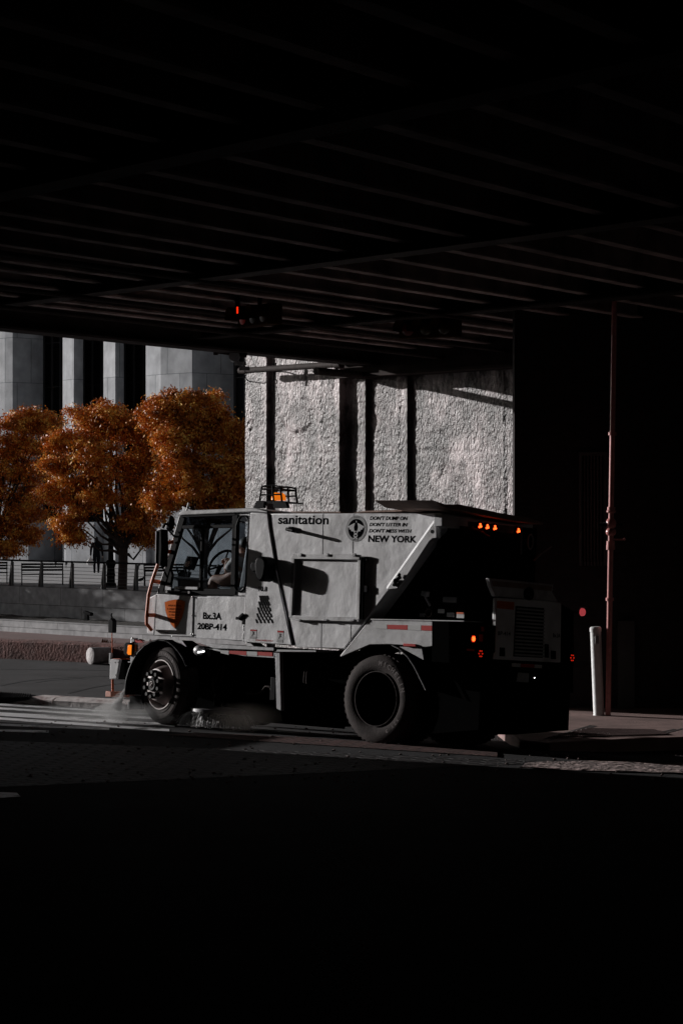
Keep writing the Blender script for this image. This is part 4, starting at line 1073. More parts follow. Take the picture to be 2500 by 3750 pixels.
    out = [a1(x-12, y, -.2) for x, y in ((1040, 505), (1075, 498), (1085, 520), (1085, 575), (1050, 582), (1032, 560), (1028, 530))]
    B().prism(out, -.225, -.10, 'y').build('pod_lens', 'black', o, bevel=.02)
    p = a1(1140, 560); B().tube([(p[0]-.06, -.1, p[1]), (p[0]-.06, -.0, p[1])], .05, 10).build('pod_mount', 'black', o)
    # ---- vent slots
    vs_ = B(); r0 = (1083, 750); 
    for r_ in range(9):
        for k_ in range(5 if r_ % 2 == 0 else 4):
            t = r_/8; xl = 1096-26*t; xr = 1150+30*t; x = xl+(xr-xl)*((k_+(.5 if r_ % 2 else 0))/4); y = 762+170*t
            p, q = a1(x-4, y-13), a1(x+4, y+13); vs_.bar(p, q, .013, -.040, -.0352)
    vs_.build('vent_slots', 'black', cc)
    # ---- lettering and decals
    def T(body, fx, l, t_, r_, b_, m='ink', y=-.0085, shear=0., bold=.0, name='lettering', par=None):
        tl_, br_ = fx(l, t_), fx(r_, b_); bl = fx(l, b_)
        txt(body, name, m, par or o, tl_[0], br_[0], br_[1], tl_[1]-(bl[1]-br_[1])*0, y, shear, bold, 0)
    T('Bx.3A', a1, 678, 866, 808, 923, y=-.0095, bold=.035, par=d2)
    T('20BP-414', a1, 638, 942, 845, 1000, y=-.0095, bold=.035, par=d2)
    T('sanitation', a1, 1222, 172, 1580, 238, y=-.0215, bold=.02, par=hp)
    T("DON'T DUMP ON", a2, 640, 224, 980, 262, y=-.0215, shear=.22, bold=.022, par=hp)
    T("DON'T LITTER IN", a2, 636, 282, 978, 319, y=-.0215, shear=.22, bold=.022, par=hp)
    T("DON'T MESS WITH", a2, 631, 339, 1014, 377, y=-.0215, shear=.22, bold=.022, par=hp)
    T('NEW YORK', a2, 626, 397, 1060, 466, y=-.0215, bold=.03, par=hp)
    T('10.8', a1, 1088, 682, 1148, 720, y=-.0365, bold=.03, par=cc)
    T('CLEAN SWEEPS DAILY', a1, 1064, 1062, 1190, 1080, m='redink', y=-.0365, bold=.02, par=cc)
    # shield
    sh = [a1(x, y) for x, y in ((402, 796), (440, 782), (480, 776), (520, 780), (548, 790), (540, 850), (525, 905), (500, 955), (473, 982), (448, 955), (425, 910), (408, 860))]
    cxs = sum(p[0] for p in sh)/len(sh); czs = sum(p[1] for p in sh)/len(sh)
    ed = B().prism([((p[0]-cxs)*1.07+cxs, (p[1]-czs)*1.06+czs) for p in sh], -.0085, -.007, 'y').build('shield_border', 'lightink', d1)
    B().prism(sh, -.0105, -.0086, 'y').build('shield', 'shield', d1)
    T('ASSAULTING', a1, 428, 812, 520, 828, y=-.0112, bold=.015, par=d1)
    T('A SANITATION', a1, 420, 836, 524, 853, y=-.0112, bold=.015, par=d1)
    T('WORKER IS', a1, 430, 858, 512, 874, y=-.0112, bold=.015, par=d1)
    T('A FELONY', a1, 434, 880, 508, 895, y=-.0112, bold=.015, par=d1)
    T('PUNISHABLE BY', a1, 438, 902, 504, 910, y=-.0112, bold=.02, par=d1)
    T('UP TO 7 YEARS', a1, 442, 915, 502, 923, y=-.0112, bold=.02, par=d1)
    T('IN PRISON', a1, 448, 928, 494, 936, y=-.0112, bold=.02, par=d1)
    # warning stickers
    for (x0, y0, x1_, y1_, r1) in ((1026, 990, 1070, 1060, 12), (1220, 998, 1262, 1086, 14)):
        p, q = a1(x0, y0), a1(x1_, y1_)
        st = B().box(p[0], q[0], -.0366, -.0355, q[1], p[1]).build('warning_sticker', 'lightink', cc)
        h_ = p[1]-q[1]
        B().box(p[0]+.002, q[0]-.002, -.0374, -.0368, p[1]-h_*.17, p[1]-.002).build('sticker_header', 'redink', st)
        B().box(p[0]+.004, q[0]-.004, -.0374, -.0368, q[1]+.002, q[1]+h_*.24).build('sticker_text', 'greyink', st)
        u, w = (p[0]+q[0])/2, q[1]+h_*.52; B().bar((u-.02, w-.03), (u+.015, w+.03), .01, -.0374, -.0368).bar((u-.015, w+.03), (u+.02, w-.01), .008, -.0375, -.0369).build('sticker_figure', 'ink', st)
    # emblem: caduceus
    ec = SY(1308, 1936); er = abs(SY(1346, 1936)[0]-SY(1270, 1936)[0])/2; ez = (SY(1308, 1888)[1]-SY(1308, 1985)[1])/2
    def E(x, y): return (ec[0]+er*x, ec[1]+ez*y)
    ring = [E(math.cos(t*math.pi/24), math.sin(t*math.pi/24)) for t in range(48)]
    em = B().prism(ring, -.0225, -.021, 'y').build('emblem_ring', 'greyink', hp)
    inn = [E(.76*math.cos(t*math.pi/24), .74*math.sin(t*math.pi/24)-.02) for t in range(48)]
    B().prism(inn, -.0240, -.0228, 'y').build('emblem_disc', 'ink', em)
    wg = B()
    for s_ in (-1, 1):
        wg.prism([E(s_*x, y) for x, y in ((.12, .42), (.25, .38), (.85, .12), (.62, .04), (.66, -.05), (.44, -.1), (.46, -.2), (.26, -.22), (.12, -.3), (.2, .1))][::s_], -.0252, -.0243, 'y')
    wg.prism([E(x, y) for x, y in ((-.05, .5), (0, .62), (.05, .5), (.05, .46), (-.05, .46))], -.0252, -.0243, 'y'); wg.build('emblem_wings', 'lightink', em)
    sn = B()
    for s_ in (-1, 1):
        pts_ = [E(s_*.16*math.sin(t/20*math.pi*2.4+.2), -.18-.6*t/20) for t in range(21)]
        for i_ in range(20): sn.bar(pts_[i_], pts_[i_+1], .014, -.0256-.0004*s_, -.0247-.0004*s_)
    sn.build('emblem_snakes', 'lightink', em)
    B().bar(E(0, .45), E(0, -.2), .02, -.0262, -.0258).build('emblem_staff', 'ink', em)
    txt('CITY OF NEW YORK', 'lettering', 'ink', em, E(-.3, .8)[0], E(.3, .8)[0], E(0, .8)[1], E(0, .9)[1], -.023)
    txt('SANITATION', 'lettering', 'ink', em, E(-.3, -.9)[0], E(.3, -.9)[0], E(0, -.92)[1], E(0, -.82)[1], -.023)

    # ---- grab rail and mirror
    gr = B(); G = [a1(430, 358, -.1), a1(405, 378, -.1), a1(398, 420, -.1), a1(396, 450, -.1), a1(362, 510, -.1), a1(322, 625, -.1), a1(291, 740, -.1), a1(276, 900, -.1), a1(276, 950, -.1), a1(296, 995, -.05)]
    gr.tube([(x, -.12 if 0 < i < 9 else -.03, z) for i, (x, z) in enumerate(G)], .022, 8)
    gr = gr.build('grab_rail', 'orange', o)
    for (x, y, x2, y2) in ((398, 430, 440, 432), (308, 640, 350, 650), (283, 888, 325, 888)):
        p, q = a1(x, y, -.1), a1(x2, y2, 0); B().tube([(p[0], -.12, p[1]), (q[0], .02, q[1])], .028, 6).build('rail_bracket', 'orange', gr)
    mr_ = B().prism([a1(x, y, -.3) for x, y in ((364, 282), (400, 270), (404, 400), (396, 545), (366, 520), (360, 420))], -.36, -.24, 'y').build('wing_mirror', 'black', o, bevel=.015)
    B().prism([a1(x, y, -.3) for x, y in ((361, 290), (366, 286), (362, 520), (358, 500))], -.37, -.25, 'y').build('mirror_edge', 'greymetal', mr_)
    p = a1(385, 262, -.3); q = a1(470, 290, 0); u = a1(415, 232, -.2)
    B().tube([(p[0], -.3, p[1]), (p[0]+.01, -.28, p[1]+.05), (u[0], -.2, u[1]), (q[0], -.03, q[1])], .016, 6).tube([(p[0]+.05, -.28, p[1]-.0), (q[0], 0, q[1]-.06)], .012, 6).build('mirror_arm', 'black', mr_)
    u = a1(452, 205, -.1); B().ball((u[0], -.12, u[1]-.04), .075, 12, (.7, .6, 1.3)).build('spot_mirror', 'black', mr_)
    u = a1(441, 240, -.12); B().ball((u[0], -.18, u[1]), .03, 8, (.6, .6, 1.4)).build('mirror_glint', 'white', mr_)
    p = a1(375, 545, -.3); q = a1(385, 610, -.1); B().tube([(p[0], -.28, p[1]), (q[0], -.03, q[1])], .013, 6).build('lower_arm', 'black', mr_)
    # ---- beacon with cage
    bv = .9
    def b5(x, y, v=bv): return SY(960+x*.1148, 1740+y*.1148, v)
    base = B()
    base.prism([b5(0, 1080), b5(90, 870), b5(360, 860), b5(330, 1080)], bv-.17, bv-.12, 'y').prism([b5(670, 1080), b5(620, 880), b5(1040, 890), b5(1110, 1080)], bv-.17, bv-.12, 'y')
    base.prism([b5(90, 885), b5(110, 850), b5(1020, 860), b5(1045, 895)], bv-.17, bv+.17, 'y'); bs = base.build('beacon_stand', 'black', o, bevel=.004)
    cg = B()
    for v_ in (bv-.14, bv+.14):
        c_ = .0
        pts = [b5(150, 870), b5(235, 380), b5(560, 350), b5(820, 390), b5(870, 870)]
        cg.tube([(x, v_, z) for x, z in pts], .013, 6)
        for (y0, y1) in ((470, 470), (655, 640)): 
            p, q = b5(215, y0), b5(845, y1); cg.tube([(p[0], v_, p[1]), (q[0], v_, q[1])], .011, 6)
        p, q = b5(575, 360), b5(600, 870); cg.tube([(p[0], v_, p[1]), (q[0], v_, q[1])], .014, 6)
    for (x, y) in ((235, 380), (820, 390), (215, 470), (845, 470)):
        p = b5(x, y); cg.tube([(p[0], bv-.14, p[1]), (p[0], bv+.14, p[1])], .011, 6)
    cg.build('cage', 'black', bs)
    lo, hi = b5(520, 800), b5(520, 560); h_ = hi[1]-lo[1]; rr = abs(b5(690, 700)[0]-b5(345, 700)[0])/2
    B().lathe([(0, 0), (rr, 0), (rr*.97, h_*.45), (rr*.9, h_*.5), (rr*.88, h_*.75), (rr*.6, h_*.97), (0, h_)], (lo[0], bv, lo[1]), 'z', 24).build('beacon_lens', 'amber', bs)

    # ---- cab interior
    it = B(); fl = a1(700, 1000)[1]
    sx0, sz0 = a1(940, 700, .5)
    B().box(sx0-.28, sx0+.18, .35, .85, sz0-.12, sz0+.02).build('driver_seat', 'seat', o, bevel=.04)
    B().prism([(sx0+.1, sz0), (sx0+.22, sz0), (sx0+.3, sz0+.62), (sx0+.2, sz0+.62)], .36, .84, 'y').build('seat_back', 'seat', o, bevel=.03)
    B().box(sx0-.28, sx0+.18, 1.15, 1.6, sz0-.12, sz0+.02).build('passenger_seat', 'seat', o, bevel=.04)
    p = a1(740, 690, .9); B().prism([(p[0]-.25, p[1]-.1), (p[0]+.12, p[1]-.1), (p[0]+.1, p[1]+.08), (p[0]-.2, p[1]+.12)], .2, W-.15, 'y').build('dashboard', 'seat', o, bevel=.03)
    c1 = a1(795, 520, .55)
    Rm = Matrix.Translation((c1[0], .58, c1[1])) @ Matrix.Rotation(R(-58), 4, 'Y')
    sw = B().tf(Rm); sw.tube([(.2*math.cos(t*math.pi/12), .2*math.sin(t*math.pi/12), 0) for t in range(25)], .017, 8)
    for t in (0, 2.1, 4.2): sw.tube([(0, 0, -.03), (.19*math.cos(t), .19*math.sin(t), 0)], .012, 6)
    sw.build('steering_wheel', 'black', o)
    p = a1(745, 690, .55); B().tube([(p[0]-.12, .58, p[1]-.1), (c1[0]-.03, .58, c1[1]-.02)], .035, 8).build('steering_column', 'black', o)
    # screens and consoles
    for (x, y, v_, hw, hh) in ((585, 515, .9, .09, .09), (540, 600, 1.0, .06, .05)):
        p = a1(x, y, v_); B().tf(Matrix.Translation((p[0], v_, p[1])) @ Matrix.Rotation(R(25), 4, 'Y')).box(-.015, .015, -.1, .1, -hh, hh).build('monitor', 'black', o, bevel=.005)
        B().tube([(p[0], v_, p[1]), (p[0]-.06, v_, p[1]-.25)], .012, 6).build('monitor_arm', 'black', o)
    for (x0, y0, x1_, y1_) in ((480, 540, 520, 660), (545, 545, 560, 640)):
        p, q = a1(x0, y0, .9), a1(x1_, y1_, .9); B().tube([(p[0], .9, p[1]), (q[0], .9, q[1])], .012, 6).build('lever', 'black', o)

    # ---- chassis
    ch = B(); z_t = a1(700, 1085)[1]
    ch.box(-3.45, 1.35, .55, .75, .55, z_t-.08).box(-3.45, 1.35, W-.75, W-.55, .55, z_t-.08).box(-3.2, 1.2, .5, W-.5, .75, z_t-.05)
    ch.build('chassis_rail', 'blacksoft', o)
    B().prism([(-2.6, z_t-.02), (-.6, z_t-.02), (-.6, .45), (-.9, .35), (-2.2, .5)], .75, W-.6, 'y').build('under_tank', 'blacksoft', o)
    B().prism([(-3.0, .9), (-.65, .9), (-.65, .2), (-1.3, .12), (-2.4, .12), (-3.0, .25)], .72, W-.3, 'y').build('broom_housing', 'blacksoft', o)
    B().prism([(.62, .9), (1.4, .9), (1.4, .25), (.62, .15)], .1, W-.1, 'y').build('rear_broom_housing', 'blacksoft', o)
    B().box(-4.0, -1.2, .8, .83, .1, 1.0).build('underbody_shade_panel', 'blacksoft', o)  # black panel added to stand in for the dark under the truck
    p, q = a1(670, 1092), a1(1205, 1132)
    sl = B().prism([a1(665, 1090), a1(1195, 1120), a1(1192, 1146), a1(760, 1128)], -.03, .5, 'y').build('side_sill', 'greymetal', o, bevel=.006)
    B().prism([a1(690, 1128), a1(1192, 1148), a1(1180, 1195), a1(960, 1180), a1(800, 1150)], .0, .03, 'y').build('sill_skirt', 'greymetal', o)
    for (x0, x1_, m_) in ((800, 858, 'tape_white'), (862, 985, 'tape_red'), (988, 1062, 'tape_white'), (1066, 1172, 'tape_red')):
        f0 = (x0-800)/372; f1 = (x1_-800)/372
        B().prism([a1(x0, 1140+10*f0), a1(x1_, 1140+10*f1), a1(x1_, 1172+12*f1), a1(x0, 1160+24*f0)], -.004, -.001, 'y').build('reflective_tape', m_, sl)
    B().prism([a1(1195, 1135), a1(1490, 1142), a1(1490, 1152), a1(1195, 1150)], -.02, .3, 'y').build('body_sill', 'greymetal', o)
    B().prism([a1(985, 1078), a1(1000, 1078), a1(1040, 1115), a1(985, 1112)], .0, .2, 'y').build('mount_block', 'white_dirty', o)
    ps = B().prism([a1(1190, 1150), a1(1222, 1150), a1(1232, 1575), a1(1200, 1560)], .0, .06, 'y').build('side_post', 'greymetal', o, bevel=.004)
    p = a1(1160, 1380); B().box(p[0]-.03, p[0]+.06, .02, .14, p[1]-.2, p[1]+.08).build('valve_box', 'black', o, bevel=.01)
    # work lamp
    p = a5(1460, 590); wl = B().ball((p[0], -.02, p[1]), .09, 16, (1.0, .6, .72)).build('work_lamp', 'greymetal', o)
    for i_, x in enumerate((1430, 1450, 1475, 1500, 1515)):
        p = a5(x, 618-4*i_, -.07); B().ball((p[0], -.075, p[1]), .009, 6).build('lamp_diode', 'whiteled', wl)
    # front corner
    p = a5(435, 760); q = a5(400, 400)
    fc = B().prism([a5(402, 400), a5(462, 395), a5(455, 760), a5(398, 760)], .0, .07, 'y').build('corner_post', 'greymetal', o, bevel=.006)
    B().prism([a5(380, 755), a5(440, 755), a5(440, 772), a5(385, 770)], -.02, .1, 'y').build('post_foot', 'white_dirty', o)
    for (x, y) in ((450, 403), (437, 468)):
        p = a5(x, y); B().ball((p[0], -.01, p[1]), .016, 8).build('bolt', 'chrome', fc)
    lm = B().prism([a5(x, y, -.02) for x, y in ((340, 490), (365, 468), (430, 472), (448, 500), (435, 640), (415, 672), (355, 668), (332, 640))], -.06, .0, 'y').build('front_indicator', 'black', o, bevel=.012)
    B().prism([a5(x, y, -.06) for x, y in ((370, 505), (425, 505), (418, 655), (375, 655), (355, 630))], -.068, -.0605, 'y').build('indicator_lens', 'amber', lm, bevel=.004)
    B().prism([a5(462, 490), (a5(500, 495)), a5(498, 600), a5(465, 612)], .0, .03, 'y').build('lamp_bracket', 'greymetal', o, bevel=.01)
    B().prism([a5(470, 415), a5(560, 440), a5(600, 470), a5(475, 472)], .0, .02, 'y').build('side_reflector', 'tape_red', o)
    B().prism([a5(515, 412), a5(680, 418), a5(670, 448), a5(515, 440)], .02, .04, 'y').build('bumper_tape', 'tape_white', o)
    # front bumper
    bp_ = B().prism([a5(112, 725, .1), a5(135, 715, .1), a5(262, 722, .1), a5(205, 1025, .1), a5(100, 1022, .1)], .08, .12, 'y').build('bumper_plate', 'white_dirty', o, bevel=.012)
    B().prism([a5(240, 725, .3), a5(400, 720, .3), a5(400, 1020, .3), a5(205, 1025, .3)], .2, W-.1, 'y').build('bumper_beam', 'blacksoft', o)
    for (x, y) in ((175, 770), (180, 960), (215, 765)):
        p = a5(x, y, .08); B().lathe([(0, -.001), (.008, -.001), (.008, .0)], (p[0], .079, p[1]), 'y', 8).build('plate_hole', 'black', bp_)
    B().prism([a5(150, 712, .2), a5(395, 712, .2), a5(390, 724, .2), a5(160, 722, .2)], .15, .3, 'y').build('bumper_lip', 'orange', o)
    rd = B(); p, q = a5(124, 80, .12), a5(124, 620, .12); rd.tube([(p[0], .12, p[1]), (q[0], .12, q[1])], .007, 6); rr_ = rd.build('marker_rod', 'orange', o)
    B().prism([a5(80, 140, .1), a5(120, 95, .1), a5(155, 140, .1), a5(152, 320, .1), a5(82, 318, .1)], .08, .15, 'y').build('marker_box', 'black', o, bevel=.008)
    p = a5(112, 60, .1); B().tube([(p[0], .11, p[1]+.03), (p[0]-.01, .11, p[1]), (p[0]+.01, .11, p[1]-.03)], .01, 6).build('marker_hook', 'black', o)
    B().prism([a5(98, 625, .1), a5(118, 630, .1), a5(108, 800, .1), a5(95, 790, .1)], .08, .12, 'y').build('rod_socket', 'greymetal', o)
    p, q = a5(132, 1025, .12), a5(135, 1235, .12); B().tube([(p[0], .12, p[1]), (q[0], .12, q[1])], .016, 8).build('drop_rod', 'orange', o)
    p = a5(118, 1248, .12); ft = mat('pale_orange_paint', (.5, .2, .14), .6); M['paleorange'] = ft
    B().box(p[0]-.05, p[0]+.05, .06, .5, p[1]-.035, p[1]+.035).build('drop_foot', 'paleorange', o, bevel=.006)

    # ---- wheels
    def wheel(x, y, z, r, front, steer=0.0, w=.28):
        wroot = B()
        wroot.lathe([(r*.60, .02), (r*.66, .0), (r*.80, -.012), (r*.93, .004), (r*.985, .03), (r, .055), (r, w-.055), (r*.985, w-.03), (r*.9, w), (r*.6, w-.02)], (0, 0, 0), 'y', 64)
        if not front:
            nb = 46
            for i in range(nb):
                a = 2*math.pi*i/nb; m_ = Matrix.Rotation(a, 4, 'Y'); wroot.tf(m_).box(-.02, .018, .03, w*.45, r*.97, r*1.012)
                m_ = Matrix.Rotation(a+math.pi/nb, 4, 'Y'); wroot.tf(m_).box(-.018, .018, w*.5, w-.012, r*.955, r*1.018)
            wroot.m = None
        else:
            for yy in (.07, .11, .15, .19): wroot.lathe([(r*1.001, yy), (r*1.012, yy+.005), (r*1.012, yy+.027), (r*1.001, yy+.032)], (0, 0, 0), 'y', 64)
            for rr in (.72, .87): wroot.lathe([(r*rr-.004, -.0085), (r*rr, -.016), (r*rr+.004, -.0085)], (0, 0, 0), 'y', 64)
        t = wroot.build('wheel', 'rubber', o); t.location = (x, y, z); t.rotation_euler = (0, 0, steer)
        rm = B()
        if front:
            rm.lathe([(r*.62, -.004), (r*.635, -.012), (r*.61, -.012), (r*.585, .03), (r*.55, .1)], (0, 0, 0), 'y', 48)
            rm.lathe([(r*.55, .1), (r*.5, .06), (r*.44, -.03), (r*.40, -.075), (r*.33, -.088), (0, -.088)], (0, 0, 0), 'y', 48)
            rr_ = rm.build('rim', 'rim', t)
            for i in range(10):
                a = 2*math.pi*(i+.5)/10
                B().tube([(r*.31*math.cos(a), -.085, r*.31*math.sin(a)), (r*.31*math.cos(a), -.15, r*.31*math.sin(a))], [.03, .024], 10).build('lug_nut', 'nut', t)
            B().lathe([(r*.19, -.088), (r*.19, -.12), (r*.15, -.14), (r*.1, -.135), (r*.09, -.12), (0, -.12)], (0, 0, 0), 'y', 24).build('hub', 'nut', t)
            B().lathe([(r*.075, -.12), (r*.08, -.142), (r*.065, -.145), (r*.055, -.12)], (0, 0, 0), 'y', 20).bar((-.02, -.02), (.02, .02), .008, -.145, -.12).build('hub_cap', 'rim', t)
        else:
            rm.lathe([(r*.60, .0), (r*.615, -.01), (r*.595, -.012), (r*.58, .02), (r*.56, .16), (r*.5, .2), (r*.25, .21), (r*.22, .12), (0, .12)], (0, 0, 0), 'y', 48)
            rm.build('rim', 'blacksoft', t)
            B().lathe([(r*.602, -.002), (r*.618, -.012), (r*.6, -.013), (r*.592, .0)], (0, 0, 0), 'y', 48).build('rim_flange', 'rubber', t)
        return t
    fx, fz = a1(368, 1403); rx, rz = a2(682, 1858)
    rF = .49; rR = .515
    tF = wheel(fx, .0, rF+.01, rF, True, R(-11)); tR = wheel(rx, .01, rR, rR, False)
    wheel(rx, .33, rR, rR, False); wheel(rx, W-.3, rR, rR, False); wheel(rx, W-.62, rR, rR, False); wheel(fx, W-.3, rF+.01, rF, True, R(-11))
    B().tube([(rx, .3, rR), (rx, W-.3, rR)], .12, 12).build('axle', 'blacksoft', o)
    # raised lettering on the rear tyre sidewall
    def arc_text(s_, rad, a_mid, size, parent, m_):
        n_ = len(s_)
        for i, ch_ in enumerate(s_):
            a = a_mid-(i-(n_-1)/2)*size*1.25/rad
            if ch_ == ' ': continue
            hw_ = size*(.1 if ch_ in 'I1.' else .42)
            t = txt(ch_, 'tyre_lettering', m_, parent, -hw_, hw_, -size*.5, size*.5, 0, 0, .03)
            t.matrix_local = Matrix.Translation((rad*math.cos(a), -.0125, rad*math.sin(a))) @ Matrix.Rotation(-(a-math.pi/2), 4, 'Y')
    M['tyreletter'] = mat('tyre_lettering', (.10, .08, .078), .8)
    arc_text('MICHELIN', rR*.8, R(50), .055, tR, 'tyreletter')
    arc_text('XZY 3', rR*.79, R(-48), .04, tR, 'tyreletter')
    arc_text('11R22.5', rF*.79, R(70), .035, tF, 'tyreletter')
    # ---- fenders
    fe = B(); pts = [a5(358, 1260, 0), a5(355, 1150, 0), a5(375, 1000, 0), a5(415, 870, 0), a5(470, 740, 0), a5(550, 610, 0), a5(650, 510, 0), a5(750, 450, 0), a5(860, 418, 0), a5(980, 425, 0), a5(1080, 490, 0), a5(1180, 600, 0), a5(1250, 710, 0), a5(1298, 820, 0)]
    off = []
    cx_, cz_ = fx, rF
    inner = [((p[0]-cx_)*.955+cx_, (p[1]-cz_)*.955+cz_) for p in pts]
    n_ = len(pts)
    for i in range(n_-1): fe.prism([pts[i], pts[i+1], inner[i+1], inner[i]], -.05, .42, 'y')
    fe.build('front_fender', 'black', o)
    bk = B()
    bk.prism([((p[0]-cx_)*.95+cx_, (p[1]-cz_)*.95+cz_) for p in pts], .30, .42, 'y'); bk.build('fender_liner', 'blacksoft', o)
    B().prism([a5(375, 1265), a5(555, 1265), a5(565, 1475), a5(372, 1475)], .02, .05, 'y').build('mud_flap', 'black', o)
    B().prism([a5(358, 1370), a5(375, 1365), a5(375, 1460), a5(354, 1455)], .0, .06, 'y').build('flap_edge', 'tape_white', o)
    B().prism([a5(1040, 425), a5(1180, 435), a5(1248, 532), a5(1130, 490)], .0, .02, 'y').build('fender_stay', 'greymetal', o)
    # rear fender side panel
    fp = B().prism([a2(655, 1155), a2(1400, 1172), a2(1345, 1205), a2(1345, 1385), a2(1150, 1412), a2(960, 1395), a2(810, 1386), a2(640, 1390), a2(375, 1502)], -.03, .0, 'y').build('rear_side_panel', 'white_dirty', o, bevel=.006)
    B().prism([a2(655, 1155), a2(1500, 1172), a2(1500, 1180), a2(655, 1165)], -.04, .5, 'y').build('rear_shelf', 'white_dirty', o)
    for (x0, x1_, m_) in ((690, 800, 'tape_white'), (804, 986, 'tape_red'), (990, 1108, 'tape_white'), (1112, 1294, 'tape_red'), (1298, 1352, 'tape_white')):
        f0 = (x0-650)/700; f1 = (x1_-650)/700
        B().prism([a2(x0, 1206+14*f0), a2(x1_, 1206+14*f1), a2(x1_, 1242+28*f1), a2(x0, 1242+28*f0)], -.034, -.0305, 'y').build('reflective_tape', m_, fp)
    B().prism([a2(955, 1380), a2(1068, 1385), a2(1065, 1410), a2(955, 1404)], -.05, -.0305, 'y').build('side_marker', 'tape_red', fp, bevel=.004)
    for pts2 in ([(905, 1408), (1105, 1415), (1125, 1528)], [(1282, 1465), (1360, 1438), (1382, 1515)]):
        B().prism([a2(*p) for p in pts2], -.02, .0, 'y').build('fender_gusset', 'greymetal', o)
    ar = [a2(x, y) for x, y in ((835, 1395), (900, 1425), (980, 1500), (1040, 1590), (1090, 1690), (1125, 1760), (1145, 1803))]
    B().tube([(x, -.02, z) for x, z in ar], .007, 5).build('fender_edge', 'greymetal', o)
    rfn = B(); pts = [a2(x, y) for x, y in ((400, 1560), (470, 1480), (600, 1420), (760, 1395), (880, 1415), (980, 1500), (1040, 1590), (1090, 1690), (1140, 1800))]
    for i in range(len(pts)-1):
        p, q = pts[i], pts[i+1]; rfn.prism([p, q, (q[0], q[1]+.012), (p[0], p[1]+.012)], .0, .66, 'y')
    rfn.build('rear_fender', 'blacksoft', o)
    # curved hoses
    for dx in (0, 22):
        P_ = [a2(x+dx, y, .2) for x, y in ((60, 1560), (35, 1640), (28, 1720), (45, 1800), (85, 1860), (130, 1888))]
        B().tube([(x, .2, z) for x, z in P_], .006, 6).build('hose', 'pipe', o)
    for (pts2, v_) in (([(835, 1250), (800, 1275), (772, 1330), (765, 1400), (780, 1450)], .3), ([(845, 1255), (820, 1280), (808, 1340), (806, 1400)], .34), ([(800, 1440), (798, 1540)], .3), ([(775, 1440), (775, 1550)], .28),
                       ([(1170, 1440), (1150, 1400), (1120, 1402), (1090, 1440), (1060, 1452), (985, 1452)], .2), ([(745, 1330), (750, 1420), (770, 1470)], .25)):
        P_ = [a1(x, y, v_) for x, y in pts2]; B().tube([(x, v_, z) for x, z in P_], .013, 6).build('hose', 'pipe', o)
    # ---- gutter broom
    bc = a1(790, 1590, .15); bcx = a1(775, 1590, .3)[0]; bz = a1(775, 1575, .3)[1]
    br_ = B().lathe([(0, .05), (.1, .05), (.3, .03), (.34, .02), (.34, -.02), (0, -.03)], (bcx, .3, bz), 'z', 32).build('gutter_broom', 'greymetal', o)
    B().tube([(bcx, .3, bz), (bcx, .3, bz+.35)], .05, 10).build('broom_motor', 'black', br_)
    B().bar(a1(597, 1597, 0), a1(690, 1580, 0), .03, -.02, .06).build('broom_guard', 'chrome', br_)
    bs_ = B()
    for i in range(420):
        a = rng.uniform(0, 6.283); r0_ = rng.uniform(.2, .33); r1_ = r0_+rng.uniform(.08, .2); z1_ = rng.uniform(-.01, .03); a2_ = a+rng.normal(0, .12)
        p = Vector((bcx+r0_*math.cos(a), .3+r0_*math.sin(a), bz)); q = Vector((bcx+r1_*math.cos(a2_), .3+r1_*math.sin(a2_), .02+z1_)); m_ = p.lerp(q, .5)+Vector((.02*math.cos(a), .02*math.sin(a), .02))
        bs_.tube([p, m_, q], [.006, .005, .003], 3, False)
    bs_.build('bristles', 'bristle', br_)

    # ---- rear machinery
    B().prism([a2(820, 905, .3), a2(1262, 270, .3), (1.0, a2(1262, 270, .3)[1]), (1.0, z_t+.0), a2(560, 1300, .3)], .25, W-.35, 'y').build('elevator_housing', 'black', o)
    B().prism([(.35, z_t-.05), (1.38, z_t-.05), (1.38, z_t+.5), (.7, z_t+.55)], .3, W-.2, 'y').build('engine_bay', 'blacksoft', o)
    p = a2(1190, 930, .2)
    cyl = B().tube([(a2(1135, 905, .15)[0], .15, a2(1135, 905, .15)[1]), (a2(1128, 950, .15)[0], .15, a2(1128, 950, .15)[1])], .05, 12).tube([(a2(1128, 950, .15)[0], .15, a2(1128, 950, .15)[1]), (a2(1172, 1035, .15)[0], .15, a2(1172, 1035, .15)[1])], .014, 8)
    cyl.build('filler_neck', 'white_dirty', o)
    p = a2(1165, 1100, .15); B().tf(Matrix.Translation((p[0], .14, p[1]))).tube([(.045*math.cos(t*math.pi/8), 0, .045*math.sin(t*math.pi/8)) for t in range(17)], .008, 6).build('ring_bolt', 'pipe', o)
    p = a2(1200, 900, .3); B().box(p[0]-.06, p[0]+.25, .28, .7, p[1]-.3, p[1]+.05).build('control_box', 'black', o, bevel=.01)
    p = a2(1340, 350, .0); B().tube([(p[0], .1, p[1]), (p[0], .4, p[1]), (p[0]+.05, .6, p[1]-.1)], .1, 14).build('air_duct', 'black', o)
    B().ball((a2(1290, 520, .1)[0], .25, a2(1290, 520, .1)[1]), .2, 14, (1, .7, 1)).build('blower_drum', 'black', o)
    # labels on the side machinery
    for (x0, y0, x1_, y1_, m_) in ((1295, 955, 1415, 1010, 'greymetal'), (1250, 1065, 1305, 1105, 'tape_white'), (1420, 1095, 1484, 1150, 'tape_white'), (1422, 1095, 1484, 1112, 'orange'), (1082, 1105, 1125, 1140, 'greyink'), (1330, 1098, 1395, 1140, 'greymetal')):
        p, q = a2(x0, y0, .2), a2(x1_, y1_, .2); d_ = .008 if m_ == 'orange' else 0
        B().box(p[0], q[0], .19-d_, .199-d_, q[1], p[1]).build('data_label', m_, o)
    # ---- top cover and rear light bar
    S1 = 1.0
